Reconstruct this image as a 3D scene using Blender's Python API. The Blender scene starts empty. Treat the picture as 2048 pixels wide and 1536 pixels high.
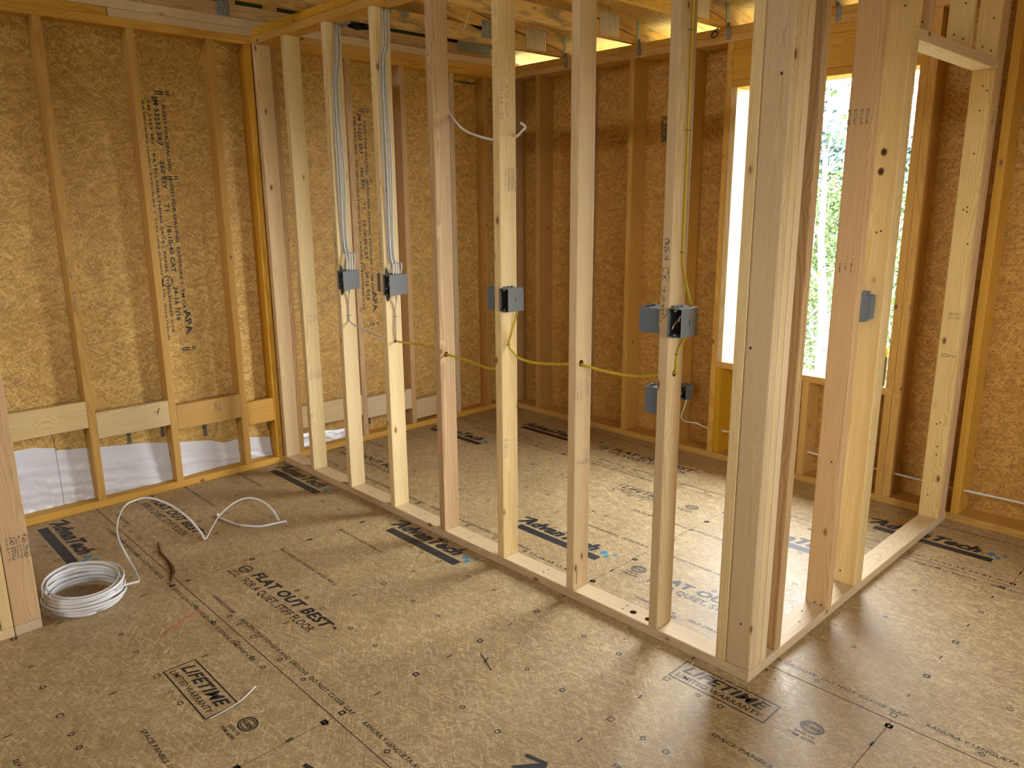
import bpy, bmesh, math, random
from mathutils import Vector, Matrix
random.seed(7)
scene = bpy.context.scene
COL = scene.collection

# ------------------------------------------------------------------ camera, sky, light, exposure
CAM = Vector((4.2568, -2.1178, 1.558)); YAW, PITCH, ROLL, FPX = 2.3772, -0.2325, -0.0075, 1537.017
_f = Vector((math.cos(PITCH)*math.cos(YAW), math.cos(PITCH)*math.sin(YAW), math.sin(PITCH)))
_r = Vector((math.sin(YAW), -math.cos(YAW), 0)); _u = _r.cross(_f)
_r2 = math.cos(ROLL)*_r + math.sin(ROLL)*_u; _u2 = -math.sin(ROLL)*_r + math.cos(ROLL)*_u
cd = bpy.data.cameras.new('camera'); cam = bpy.data.objects.new('camera', cd); COL.objects.link(cam)
_m = Matrix((_r2, _u2, -_f)).transposed().to_4x4(); _m.translation = CAM
cam.matrix_world = _m
cd.sensor_fit = 'HORIZONTAL'; cd.sensor_width = 36; cd.lens = 36*FPX/2048; cd.clip_start = .02; cd.clip_end = 400
scene.camera = cam
scene.view_settings.view_transform = 'Standard'; scene.view_settings.look = 'None'
scene.view_settings.exposure = -0.1; scene.view_settings.gamma = 1; scene.view_settings.use_curve_mapping = False
scene.cycles.use_denoising = True; scene.cycles.use_adaptive_sampling = True; scene.cycles.adaptive_threshold = .03
scene.cycles.max_bounces = 8; scene.cycles.diffuse_bounces = 5; scene.cycles.glossy_bounces = 3
scene.cycles.sample_clamp_indirect = 8

world = bpy.data.worlds.new('sky'); scene.world = world; world.use_nodes = True
wn = world.node_tree.nodes; wl = world.node_tree.links; wn.clear()
w_out = wn.new('ShaderNodeOutputWorld'); w_bg = wn.new('ShaderNodeBackground')
w_tc = wn.new('ShaderNodeTexCoord'); w_sep = wn.new('ShaderNodeSeparateXYZ'); w_ramp = wn.new('ShaderNodeValToRGB')
wl.new(w_tc.outputs['Generated'], w_sep.inputs[0]); wl.new(w_sep.outputs['Z'], w_ramp.inputs[0])
w_ramp.color_ramp.elements[0].position = 0.0; w_ramp.color_ramp.elements[0].color = (.97, .985, 1, 1)
w_ramp.color_ramp.elements[1].position = .8; w_ramp.color_ramp.elements[1].color = (.84, .92, 1, 1)
wl.new(w_ramp.outputs[0], w_bg.inputs[0]); w_bg.inputs[1].default_value = 38
wl.new(w_bg.outputs[0], w_out.inputs[0])

def sky_portal(loc, rot, sx, sy):
    d = bpy.data.lights.new('sky_portal', 'AREA'); d.shape = 'RECTANGLE'; d.size = sx; d.size_y = sy
    d.cycles.is_portal = True
    o = bpy.data.objects.new('sky_portal', d); o.location = loc; o.rotation_euler = rot; COL.objects.link(o)
L, D, H = 3.169, 1.920, 2.408           # partition corner, back wall inner face, underside of top plates
PT = .0405                              # plate layer
HT = H + 2*PT
TH = .038; TW = .089; TB = .140
RX, FY = 6.3, -5.2                      # right wall, front wall
sky_portal(((1.868+2.816)/2, D+.17, 1.39), (math.radians(-90), 0, 0), .95, 1.56)
sky_portal((RX+.02, -.85, 1.5), (0, math.radians(90), 0), 1.0, 1.0)
sky_portal((1.35, FY-.02, 1.5), (math.radians(90), 0, 0), .6, .6)

# ------------------------------------------------------------------ helpers
def tag(o, label=None, cat=None, group=None, kind=None):
    if label: o['label'] = label
    if cat: o['category'] = cat
    if group: o['group'] = group
    if kind: o['kind'] = kind
    return o

def obj(name, bm, mats, parent=None, loc=None, rot=None, smooth=False):
    me = bpy.data.meshes.new(name); bm.to_mesh(me); bm.free()
    for m in (mats if isinstance(mats, (list, tuple)) else [mats]): me.materials.append(m)
    if smooth:
        for p in me.polygons: p.use_smooth = True
    o = bpy.data.objects.new(name, me); COL.objects.link(o)
    if loc is not None: o.location = loc
    if rot is not None: o.rotation_euler = rot
    if parent is not None: o.parent = parent
    return o

def empty(name, loc=(0, 0, 0)):
    o = bpy.data.objects.new(name, None); o.empty_display_size = .05; o.location = loc; COL.objects.link(o); return o

def add_box(bm, lo, hi, mat=0, bevel=0, seg=2):
    lo = Vector(lo); hi = Vector(hi); c = (lo+hi)/2; s = hi-lo
    r = bmesh.ops.create_cube(bm, size=1, matrix=Matrix.Translation(c) @ Matrix.Diagonal((s.x, s.y, s.z, 1)))
    vs = r['verts']; fs = {f for v in vs for f in v.link_faces}
    if bevel:
        es = {e for v in vs for e in v.link_edges}
        b = bmesh.ops.bevel(bm, geom=list(es), offset=bevel, segments=seg, profile=.6, affect='EDGES')
        fs = {f for f in b['faces']} | {f for f in fs if f.is_valid}
    for f in fs: f.material_index = mat
    return fs

def add_poly(bm, pts, mat=0):
    f = bm.faces.new([bm.verts.new(p) for p in pts]); f.material_index = mat; return f

def add_prism(bm, pts, d, mat=0):
    """pts: 3D loop, extruded along vector d"""
    a = [bm.verts.new(p) for p in pts]; b = [bm.verts.new(Vector(p)+Vector(d)) for p in pts]
    n = len(a)
    fs = [bm.faces.new(a), bm.faces.new(b[::-1])]
    for i in range(n): fs.append(bm.faces.new((a[i], b[i], b[(i+1) % n], a[(i+1) % n])))
    bmesh.ops.recalc_face_normals(bm, faces=fs)
    for f in fs: f.material_index = mat

def smooth_path(pts, n=8):
    pts = [Vector(p) for p in pts]; P = [pts[0]*2-pts[1]] + pts + [pts[-1]*2-pts[-2]]; out = []
    for i in range(1, len(P)-2):
        a, b, c, d = P[i-1:i+3]
        for k in range(n):
            t = k/n
            out.append(.5*((2*b)+(c-a)*t+(2*a-5*b+4*c-d)*t*t+(3*b-a-3*c+d)*t**3))
    out.append(pts[-1]); return out

def add_sweep(bm, pts, w, h, flat=None, mat=0, seg=10):
    """oval section of width w (along 'flat' hint) and thickness h swept along pts"""
    pts = [Vector(p) for p in pts]; rings = []; prev = None
    for i, p in enumerate(pts):
        t = (pts[min(i+1, len(pts)-1)]-pts[max(i-1, 0)]).normalized()
        if callable(flat): u = flat(i/(len(pts)-1), p, t)
        elif flat is not None: u = Vector(flat)
        else: u = prev if prev is not None else (Vector((0, 0, 1)) if abs(t.z) < .9 else Vector((1, 0, 0)))
        u = (u - t*u.dot(t))
        if u.length < 1e-5: u = prev if prev is not None else Vector((1, 0, 0)); u = u-t*u.dot(t)
        u.normalize(); prev = u; v = t.cross(u)
        rings.append([bm.verts.new(p+u*math.cos(a)*w/2+v*math.sin(a)*h/2) for a in [2*math.pi*k/seg for k in range(seg)]])
    for a, b in zip(rings, rings[1:]):
        for k in range(seg):
            f = bm.faces.new((a[k], a[(k+1) % seg], b[(k+1) % seg], b[k])); f.material_index = mat; f.smooth = True
    bm.faces.new(rings[0][::-1]).material_index = mat; bm.faces.new(rings[-1]).material_index = mat

# ------------------------------------------------------------------ node helpers and materials
class NT:
    def __init__(s, name):
        s.m = bpy.data.materials.new(name); s.m.use_nodes = True; s.t = s.m.node_tree; s.t.nodes.clear()
        s.out = s.n('ShaderNodeOutputMaterial'); s.b = s.n('ShaderNodeBsdfPrincipled'); s.l(s.b.outputs[0], s.out.inputs[0])
    def n(s, k, **kw):
        x = s.t.nodes.new(k)
        for a, b in kw.items(): setattr(x, a, b)
        return x
    def l(s, a, b): s.t.links.new(a, b)
    def math(s, op, a, b=None, c=None, clamp=False):
        x = s.n('ShaderNodeMath', operation=op); x.use_clamp = clamp
        for i, v in enumerate((a, b, c)):
            if v is None: continue
            if isinstance(v, (int, float)): x.inputs[i].default_value = v
            else: s.l(v, x.inputs[i])
        return x.outputs[0]
    def vm(s, op, a, b=None):
        x = s.n('ShaderNodeVectorMath', operation=op)
        for i, v in enumerate((a, b)):
            if v is None: continue
            if isinstance(v, tuple): x.inputs[i].default_value = v
            else: s.l(v, x.inputs[i])
        return x.outputs[0] if op not in ('LENGTH', 'DISTANCE') else x.outputs['Value']
    def noise(s, vec, scale, detail=3, rough=.5, dim='3D', out='Fac'):
        x = s.n('ShaderNodeTexNoise'); x.noise_dimensions = dim; s.l(vec, x.inputs['Vector'])
        x.inputs['Scale'].default_value = scale; x.inputs['Detail'].default_value = detail; x.inputs['Roughness'].default_value = rough
        return x.outputs[out]
    def ramp(s, fac, els, interp='LINEAR'):
        x = s.n('ShaderNodeValToRGB'); s.l(fac, x.inputs[0]); cr = x.color_ramp; cr.interpolation = interp
        while len(cr.elements) < len(els): cr.elements.new(.5)
        for e, (p, c) in zip(cr.elements, els):
            e.position = p; e.color = (c, c, c, 1) if isinstance(c, (int, float)) else (*c, 1)
        return x.outputs[0]
    def mix(s, fac, a, b, blend='MIX'):
        x = s.n('ShaderNodeMix', data_type='RGBA', blend_type=blend)
        for i, v in ((0, fac), (6, a), (7, b)):
            if isinstance(v, (int, float)): x.inputs[i].default_value = v
            elif isinstance(v, tuple): x.inputs[i].default_value = (*v[:3], 1)
            else: s.l(v, x.inputs[i])
        return x.outputs[2]
    def bump(s, h, strength=.3, dist=.002):
        x = s.n('ShaderNodeBump'); x.inputs['Strength'].default_value = strength; x.inputs['Distance'].default_value = dist
        s.l(h, x.inputs['Height']); s.l(x.outputs[0], s.b.inputs['Normal'])

def plain(name, col, rough=.5, metal=0, spec=.5, var=0, vs=40):
    t = NT(name); t.b.inputs['Roughness'].default_value = rough; t.b.inputs['Metallic'].default_value = metal
    t.b.inputs['Specular IOR Level'].default_value = spec
    tc = t.n('ShaderNodeTexCoord'); nz = t.noise(tc.outputs['Object'], vs, 3)
    c = t.mix(nz, tuple(x*(1-var) for x in col), tuple(min(1, x*(1+var)) for x in col)); t.l(c, t.b.inputs['Base Color'])
    return t.m

def lumber_mat(name, early, late, tone=.5, ring=.0058, knot=1.0, mottle=None):
    t = NT(name); tc = t.n('ShaderNodeTexCoord'); oi = t.n('ShaderNodeObjectInfo'); R = oi.outputs['Random']
    off = t.n('ShaderNodeCombineXYZ')
    for i, k in enumerate((31.7, 57.3, 83.9)): t.l(t.math('MULTIPLY', R, k), off.inputs[i])
    P = tc.outputs['Object']; Q = t.vm('ADD', P, off.outputs[0])
    # knots
    kv = t.n('ShaderNodeTexVoronoi'); kv.inputs['Scale'].default_value = 1; kv.inputs['Randomness'].default_value = 1
    t.l(t.vm('MULTIPLY', Q, (10, 10, 5)), kv.inputs['Vector'])
    kd = kv.outputs['Distance']
    # growth rings round a pith that wanders along the piece
    wz = t.n('ShaderNodeTexNoise'); wz.inputs['Scale'].default_value = 1; wz.inputs['Detail'].default_value = 1.5
    t.l(t.vm('MULTIPLY', Q, (2.2, 2.2, 1.1)), wz.inputs['Vector'])
    warp = t.vm('MULTIPLY', t.vm('SUBTRACT', wz.outputs['Color'], (.5, .5, .5)), (.075, .075, 0))
    px = t.math('MULTIPLY_ADD', t.math('FRACT', t.math('MULTIPLY', R, 17.3)), .09, -.045)
    py = t.math('MULTIPLY_ADD', t.math('FRACT', t.math('MULTIPLY', R, 29.1)), .14, -.07)
    pc = t.n('ShaderNodeCombineXYZ'); t.l(px, pc.inputs[0]); t.l(py, pc.inputs[1])
    v = t.vm('MULTIPLY', t.vm('ADD', t.vm('SUBTRACT', P, pc.outputs[0]), warp), (1, 1, 0))
    rad = t.vm('LENGTH', v)
    kb = t.math('MULTIPLY', t.math('SUBTRACT', .34, kd, clamp=True), .045)
    rad = t.math('ADD', rad, kb)
    sw = t.math('SINE', t.math('MULTIPLY', rad, 2*math.pi/ring))
    rg = t.math('POWER', t.math('MULTIPLY_ADD', sw, .5, .5), 2.2)
    fib = t.noise(t.vm('MULTIPLY', Q, (260, 260, 5)), 1, 3, .6)
    big = t.noise(t.vm('MULTIPLY', Q, (9, 9, 1.0)), 1, 3, .55)
    fac = t.math('MULTIPLY', rg, t.math('MULTIPLY_ADD', big, .9, .05), clamp=True)
    col = t.mix(fac, early, late)
    col = t.mix(t.math('MULTIPLY', t.math('SUBTRACT', fib, .38, clamp=True), .8, clamp=True), col, tuple(x*.62 for x in late))
    # per piece shade
    sh = t.math('MULTIPLY_ADD', t.math('FRACT', t.math('MULTIPLY', R, 7.7)), .22, .87)
    col = t.mix(1.0, col, (1, 1, 1), 'MULTIPLY'); hs = t.n('ShaderNodeHueSaturation'); t.l(col, hs.inputs['Color']); t.l(sh, hs.inputs['Value'])
    t.l(t.math('MULTIPLY_ADD', t.math('FRACT', t.math('MULTIPLY', R, 13.1)), .20, .97), hs.inputs['Saturation'])
    col = hs.outputs[0]
    if mottle:
        mz = t.noise(t.vm('MULTIPLY', Q, (22, 22, 5)), 1, 5, .65)
        col = t.mix(t.ramp(mz, [(.50, 0), (.64, .75)]), col, mottle)
    kc = t.ramp(kd, [(0, (.10, .035, .012)), (.055, (.20, .085, .03)), (.085, (.48, .27, .11))])
    km = t.ramp(kd, [(0, 1), (.075, .95), (.10, .35), (.16, 0)])
    if knot: col = t.mix(t.math('MULTIPLY', km, knot), col, kc)
    t.l(col, t.b.inputs['Base Color']); t.b.inputs['Roughness'].default_value = .62; t.b.inputs['Specular IOR Level'].default_value = .3
    t.bump(t.noise(t.vm('MULTIPLY', P, (260, 260, 5)), 1, 2, .6), .16, .001)
    return t.m

def osb_mat(name, plane, pal, scale=1.0, rough=.6, fleck=.5, green=0, fine=False, spec=.3, bump=.35):
    """strand board: layers of long flakes laid at different angles"""
    t = NT(name); tc = t.n('ShaderNodeTexCoord'); sp = t.n('ShaderNodeSeparateXYZ'); t.l(tc.outputs['Object'], sp.inputs[0])
    cb = t.n('ShaderNodeCombineXYZ'); t.l(sp.outputs[plane[0]], cb.inputs[0]); t.l(sp.outputs[plane[1]], cb.inputs[1])
    P = P0 = cb.outputs[0]
    wr = t.noise(P, 1.8*scale, 1, out='Color')
    P = t.vm('ADD', P, t.vm('MULTIPLY', t.vm('SUBTRACT', wr, (.5, .5, .5)), (.05/scale, .05/scale, 0)))
    def layer(ang, sx, sy, ox, grain=True):
        mp = t.n('ShaderNodeMapping'); mp.vector_type = 'POINT'; t.l(P, mp.inputs['Vector'])
        mp.inputs['Rotation'].default_value = (0, 0, math.radians(ang)); mp.inputs['Location'].default_value = (ox, ox*1.7, 0)
        mu = t.vm('MULTIPLY', mp.outputs[0], (sx*scale, sy*scale, 1))
        v = t.n('ShaderNodeTexVoronoi'); v.voronoi_dimensions = '2D'; v.inputs['Scale'].default_value = 1; t.l(mu, v.inputs['Vector'])
        sc = t.n('ShaderNodeSeparateColor'); t.l(v.outputs['Color'], sc.inputs[0])
        st = t.noise(t.vm('MULTIPLY', mu, (1.2, 5, 1)), 1, 2, .65) if grain else None
        return sc.outputs[0], sc.outputs[1], v.outputs['Distance'], st
    col = None; hsum = None
    angs = (12, 78, 148, 40, 105, 172); SX_ = (8, 11, 15, 10, 17, 13); SY_ = (48, 85, 130, 66, 150, 100)
    for i, a in enumerate(angs):
        r, g, d, st = layer(a, SX_[i], SY_[i], i*3.37)
        tone = t.math('ADD', t.math('MULTIPLY', r, .55), t.math('MULTIPLY', st, .50))
        c = t.ramp(tone, [(.08, pal[0]), (.35, pal[1]), (.62, pal[2]), (.92, pal[3])])
        if col is None: col, hsum = c, r
        else:
            m = t.math('MULTIPLY', t.math('GREATER_THAN', g, .50), t.math('LESS_THAN', d, .50))
            col = t.mix(m, col, c); hh = t.n('ShaderNodeMix'); t.l(m, hh.inputs[0]); t.l(hsum, hh.inputs[2]); t.l(r, hh.inputs[3]); hsum = hh.outputs[0]
    for ang, sx, sy, thr, cc, ox in ((33, 13, 190, .84, pal[3], 51.3), (124, 16, 220, .86, pal[3], 63.1), (158, 15, 200, .88, pal[0], 83.7), (70, 19, 240, .88, pal[0], 91.1)):
        r, g, d, st = layer(ang, sx, sy, ox, False)
        m = t.math('MULTIPLY', t.math('MULTIPLY', t.math('GREATER_THAN', g, thr), t.math('LESS_THAN', d, .42)), .50 if fine else .8)
        col = t.mix(m, col, tuple(min(1, x*1.08) for x in cc))
    # fine fibre and broad clouds
    fb = t.noise(P, 170*scale, 4, .65); col = t.mix(.35, col, t.ramp(fb, [(.3, tuple(x*.55 for x in pal[1])), (.7, pal[3])]), 'MIX')
    cl = t.noise(P, 1.7, 4, .6); col = t.mix(t.ramp(cl, [(.35, .0), (.75, .35)]), col, pal[0] if fine else pal[1])
    # dark bark flecks
    fl = t.noise(P, 75*scale, 2, .5); col = t.mix(t.math('MULTIPLY', t.ramp(fl, [(.655, 0), (.69, 1)]), fleck), col, (.07, .028, .012))
    if green:
        gz = t.noise(P, 3.1, 4, .7); col = t.mix(t.math('MULTIPLY', t.ramp(gz, [(.58, 0), (.72, 1)]), green), col, (.22, .20, .10))
    t.l(col, t.b.inputs['Base Color']); t.b.inputs['Roughness'].default_value = rough; t.b.inputs['Specular IOR Level'].default_value = spec
    rr = t.ramp(hsum, [(0, rough-.1), (1, rough+.12)]); t.l(rr, t.b.inputs['Roughness'])
    t.bump(t.noise(P0, 120*scale, 2, .6), bump, .0012)
    return t.m

M = {}
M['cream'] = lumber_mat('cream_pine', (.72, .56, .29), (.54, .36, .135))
M['pale'] = lumber_mat('pale_pine', (.68, .53, .325), (.52, .37, .19))
M['tan'] = lumber_mat('tan_pine', (.66, .47, .24), (.50, .32, .13))
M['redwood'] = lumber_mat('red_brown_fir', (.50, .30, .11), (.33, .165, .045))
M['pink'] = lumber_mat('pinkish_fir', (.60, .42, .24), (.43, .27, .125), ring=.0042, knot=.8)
M['gold'] = lumber_mat('golden_pine', (.61, .36, .095), (.44, .22, .042))
M['brown'] = lumber_mat('streaked_fir', (.57, .39, .20), (.30, .165, .06), ring=.008)
M['truss'] = lumber_mat('truss_pine', (.68, .42, .13), (.46, .24, .06), mottle=(.16, .12, .06), knot=.8)
M['osb_left'] = osb_mat('strand_board_left', (1, 2), ((.20, .088, .014), (.41, .22, .042), (.61, .37, .085), (.84, .60, .22)), 1.0, green=.35)
M['osb_back'] = osb_mat('strand_board_back', (0, 2), ((.19, .072, .010), (.38, .175, .030), (.54, .285, .055), (.74, .45, .12)), 1.0, fleck=.8)
M['osb_roof'] = osb_mat('strand_board_roof', (0, 1), ((.33, .17, .035), (.47, .27, .065), (.60, .38, .11), (.74, .53, .20)), .8)
M['floor'] = osb_mat('subfloor_board', (0, 1), ((.145, .090, .034), (.285, .185, .074), (.405, .285, .130), (.72, .56, .31)), 1.55, rough=.52, fleck=.3, fine=True, spec=.34, bump=.22)

def ink(name, col, under, worn=.5, scale=90):
    t = NT(name); tc = t.n('ShaderNodeTexCoord'); nz = t.noise(tc.outputs['Object'], scale, 4, .7)
    c = t.mix(t.ramp(nz, [(worn-.06, 1), (worn+.05, 0)]), col, under); t.l(c, t.b.inputs['Base Color']); t.b.inputs['Roughness'].default_value = .55
    return t.m
M['ink'] = ink('black_print', (.014, .014, .015), (.17, .12, .07), .33)
M['ink_wood'] = ink('stamp_print', (.05, .035, .03), (.6, .44, .25), .47, 140)
M['ink_faint'] = ink('faint_stamp', (.30, .20, .12), (.66, .50, .30), .5, 140)
M['blue'] = ink('blue_print', (.03, .22, .36), (.27, .2, .1), .38)
M['green'] = ink('green_paint', (.02, .09, .075), (.4, .25, .08), .45, 60)
M['spray'] = ink('dark_spray', (.045, .05, .035), (.3, .2, .08), .44, 60)
M['seam'] = plain('dark_seam', (.05, .022, .012), .9)
M['seam2'] = plain('brown_seam', (.16, .075, .03), .9)
M['hole'] = plain('bored_wood', (.30, .13, .045), .8, var=.3)
M['white'] = plain('white_cable_jacket', (.70, .70, .68), .38, var=.04)
M['white_shaded'] = plain('shaded_cable_jacket', (.47, .47, .45), .45, var=.04)  # same white jacket, darkened: the shade on the stapled bundles is in the colour
M['yellow'] = plain('yellow_cable_jacket', (.52, .39, .010), .4, var=.06)
M['grey'] = plain('grey_box_plastic', (.135, .147, .140), .45, var=.05)
M['bluegrey'] = plain('blue_box_plastic', (.115, .147, .172), .45, var=.05)
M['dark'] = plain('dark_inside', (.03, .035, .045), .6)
M['staple'] = plain('staple_steel', (.10, .085, .07), .5, metal=.6)
M['steel'] = plain('galvanised_steel', (.62, .58, .50), .38, metal=.85, var=.15)
M['dullsteel'] = plain('dull_galvanised_steel', (.25, .27, .23), .5, metal=.5, var=.2)
M['copper'] = plain('copper_wire', (.75, .32, .12), .4, metal=.7)
M['black'] = plain('black_plastic', (.015, .015, .017), .4)
M['cap'] = plain('yellow_cap', (.95, .55, .02), .4)
M['red'] = plain('red_wire', (.55, .06, .03), .5)
M['bark'] = plain('bark', (.20, .09, .035), .8, var=.4)
M['wrap'] = plain('white_wrap_film', (.66, .66, .68), .28, var=.03)
M['greenboard'] = plain('green_sheathing', (.035, .075, .03), .6, var=.5, vs=9)
M['ground'] = plain('ground_soil', (.20, .19, .12), .9, var=.3, vs=2)
M['hill'] = plain('wooded_hill', (.030, .058, .055), .9, var=.5, vs=1.1)
M['bark_pale'] = plain('pale_tree_bark', (.12, .11, .10), .8, var=.3, vs=15)
M['leaf'] = plain('spring_leaf', (.050, .080, .012), .6, var=.35, vs=1.5)
M['leaf2'] = plain('blue_green_leaf', (.022, .050, .036), .6, var=.4, vs=1.5)
M['chip'] = plain('sawdust', (.72, .56, .36), .8, var=.2)

# ------------------------------------------------------------------ printed text as flat geometry
_tc = {}
def text_polys(s, bold=0.0, shear=0.0):
    key = (s, bold, shear)
    if key in _tc: return _tc[key]
    c = bpy.data.curves.new('t', 'FONT'); c.body = s; c.size = 1; c.offset = bold; c.shear = shear; c.resolution_u = 2; c.space_character = 1.0+2.5*bold
    o = bpy.data.objects.new('t', c); COL.objects.link(o)
    bpy.context.view_layer.update()
    me = o.evaluated_get(bpy.context.evaluated_depsgraph_get()).to_mesh()
    V = [(v.co.x, v.co.y) for v in me.vertices]; F = [tuple(p.vertices) for p in me.polygons]
    o.evaluated_get(bpy.context.evaluated_depsgraph_get()).to_mesh_clear()
    bpy.data.objects.remove(o); bpy.data.curves.remove(c)
    if V:
        x0 = min(v[0] for v in V); x1 = max(v[0] for v in V); y1 = max(v[1] for v in V)
        V = [((x-x0), y) for x, y in V]
        _tc[key] = (V, F, x1-x0, y1)
    return _tc[key]

def put_text(bm, s, org, u, v, w=None, h=.03, mat=1, bold=0, shear=0):
    """text with its baseline start at org, reading along u, cap height h along v, stretched to width w"""
    V, F, tw, th = text_polys(s, bold, shear); org = Vector(org); u = Vector(u); v = Vector(v)
    sy = h/.72; sx = (w/tw) if w else sy
    vs = [bm.verts.new(org+u*x*sx+v*y*sy) for x, y in V]
    for f in F:
        try: bm.faces.new([vs[i] for i in f]).material_index = mat
        except ValueError: pass

def put_rect(bm, org, u, v, w, h, mat=1):
    org = Vector(org); u = Vector(u)*w; v = Vector(v)*h
    add_poly(bm, [org, org+u, org+u+v, org+v], mat)

def put_line(bm, a, b, n, w, mat=1):
    a = Vector(a); b = Vector(b); s = (b-a).normalized().cross(Vector(n)).normalized()*w/2
    add_poly(bm, [a-s, b-s, b+s, a+s], mat)

def put_ring(bm, c, u, v, r, w, mat=1, n=20, ry=None):
    c = Vector(c); u = Vector(u); v = Vector(v); ry = ry or r
    A = [c+u*math.cos(t)*r+v*math.sin(t)*ry for t in [2*math.pi*k/n for k in range(n)]]
    B = [c+u*math.cos(t)*(r-w)+v*math.sin(t)*(ry-w) for t in [2*math.pi*k/n for k in range(n)]]
    a = [bm.verts.new(p) for p in A]; b = [bm.verts.new(p) for p in B]
    for k in range(n): bm.faces.new((a[k], a[(k+1) % n], b[(k+1) % n], b[k])).material_index = mat

# ------------------------------------------------------------------ floor
Z = .0006
UX, UY, UZ = Vector((1, 0, 0)), Vector((0, 1, 0)), Vector((0, 0, 1))
XMIN, XMAX, YMIN, YMAX = -.09, RX, FY, D+.14
fb = bmesh.new()
add_box(fb, (XMIN, YMIN, -.02), (XMAX, YMAX, 0))
def inside(x, y): return XMIN < x < XMAX-.6 and -2.6 < y < YMAX
def swoosh(x, y, w=.50):
    """logo: heavy slanted word over a solid bar, with three blue drops"""
    for ax, ay in ((0, 0), (.004, 0), (.002, .003), (-.003, .001)): put_text(fb, 'AdvanTech', (x-.045+ax, y+.036+ay, Z+ax*.02), UX, UY, w, .072, 1, .03, .35)
    put_text(fb, '\u00ae', (x+w-.04, y+.035, Z), UX, UY, None, .012, 1)
    put_line(fb, (x-.05, y+.095, Z), (x+.02, y+.112, Z), UZ, .014)
    put_rect(fb, (x, y-.028, Z), UX, UY, w+.02, .045)
    for dx, dy, r in ((.0, 0, .017), (.03, -.022, .013), (.05, .018, .011)):
        cx, cy = x+w+.0+dx, y+.062+dy
        add_poly(fb, [(cx+r*math.sin(t)*(.75 if math.cos(t) > 0 else 1), cy+r*1.25*math.cos(t), Z) for t in [-2*math.pi*k/12 for k in range(12)]], 2)
def roundel(x, y):
    put_ring(fb, (x, y, Z), UX, UY, .036, .005, 1, 24, .030)
    put_ring(fb, (x, y, Z), UX, UY, .028, .003, 1, 24, .021)
    put_text(fb, 'HUBER', (x-.026, y-.008, Z), UX, UY, .052, .015, 1, .03)
    put_text(fb, '23/32 TG', (x-.035, y-.048, Z), UX, UY, .062, .011, 1, .02)
    put_text(fb, 'ITEM 65795', (x-.048, y-.068, Z), UX, UY, .085, .011, 1, .02)
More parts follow.
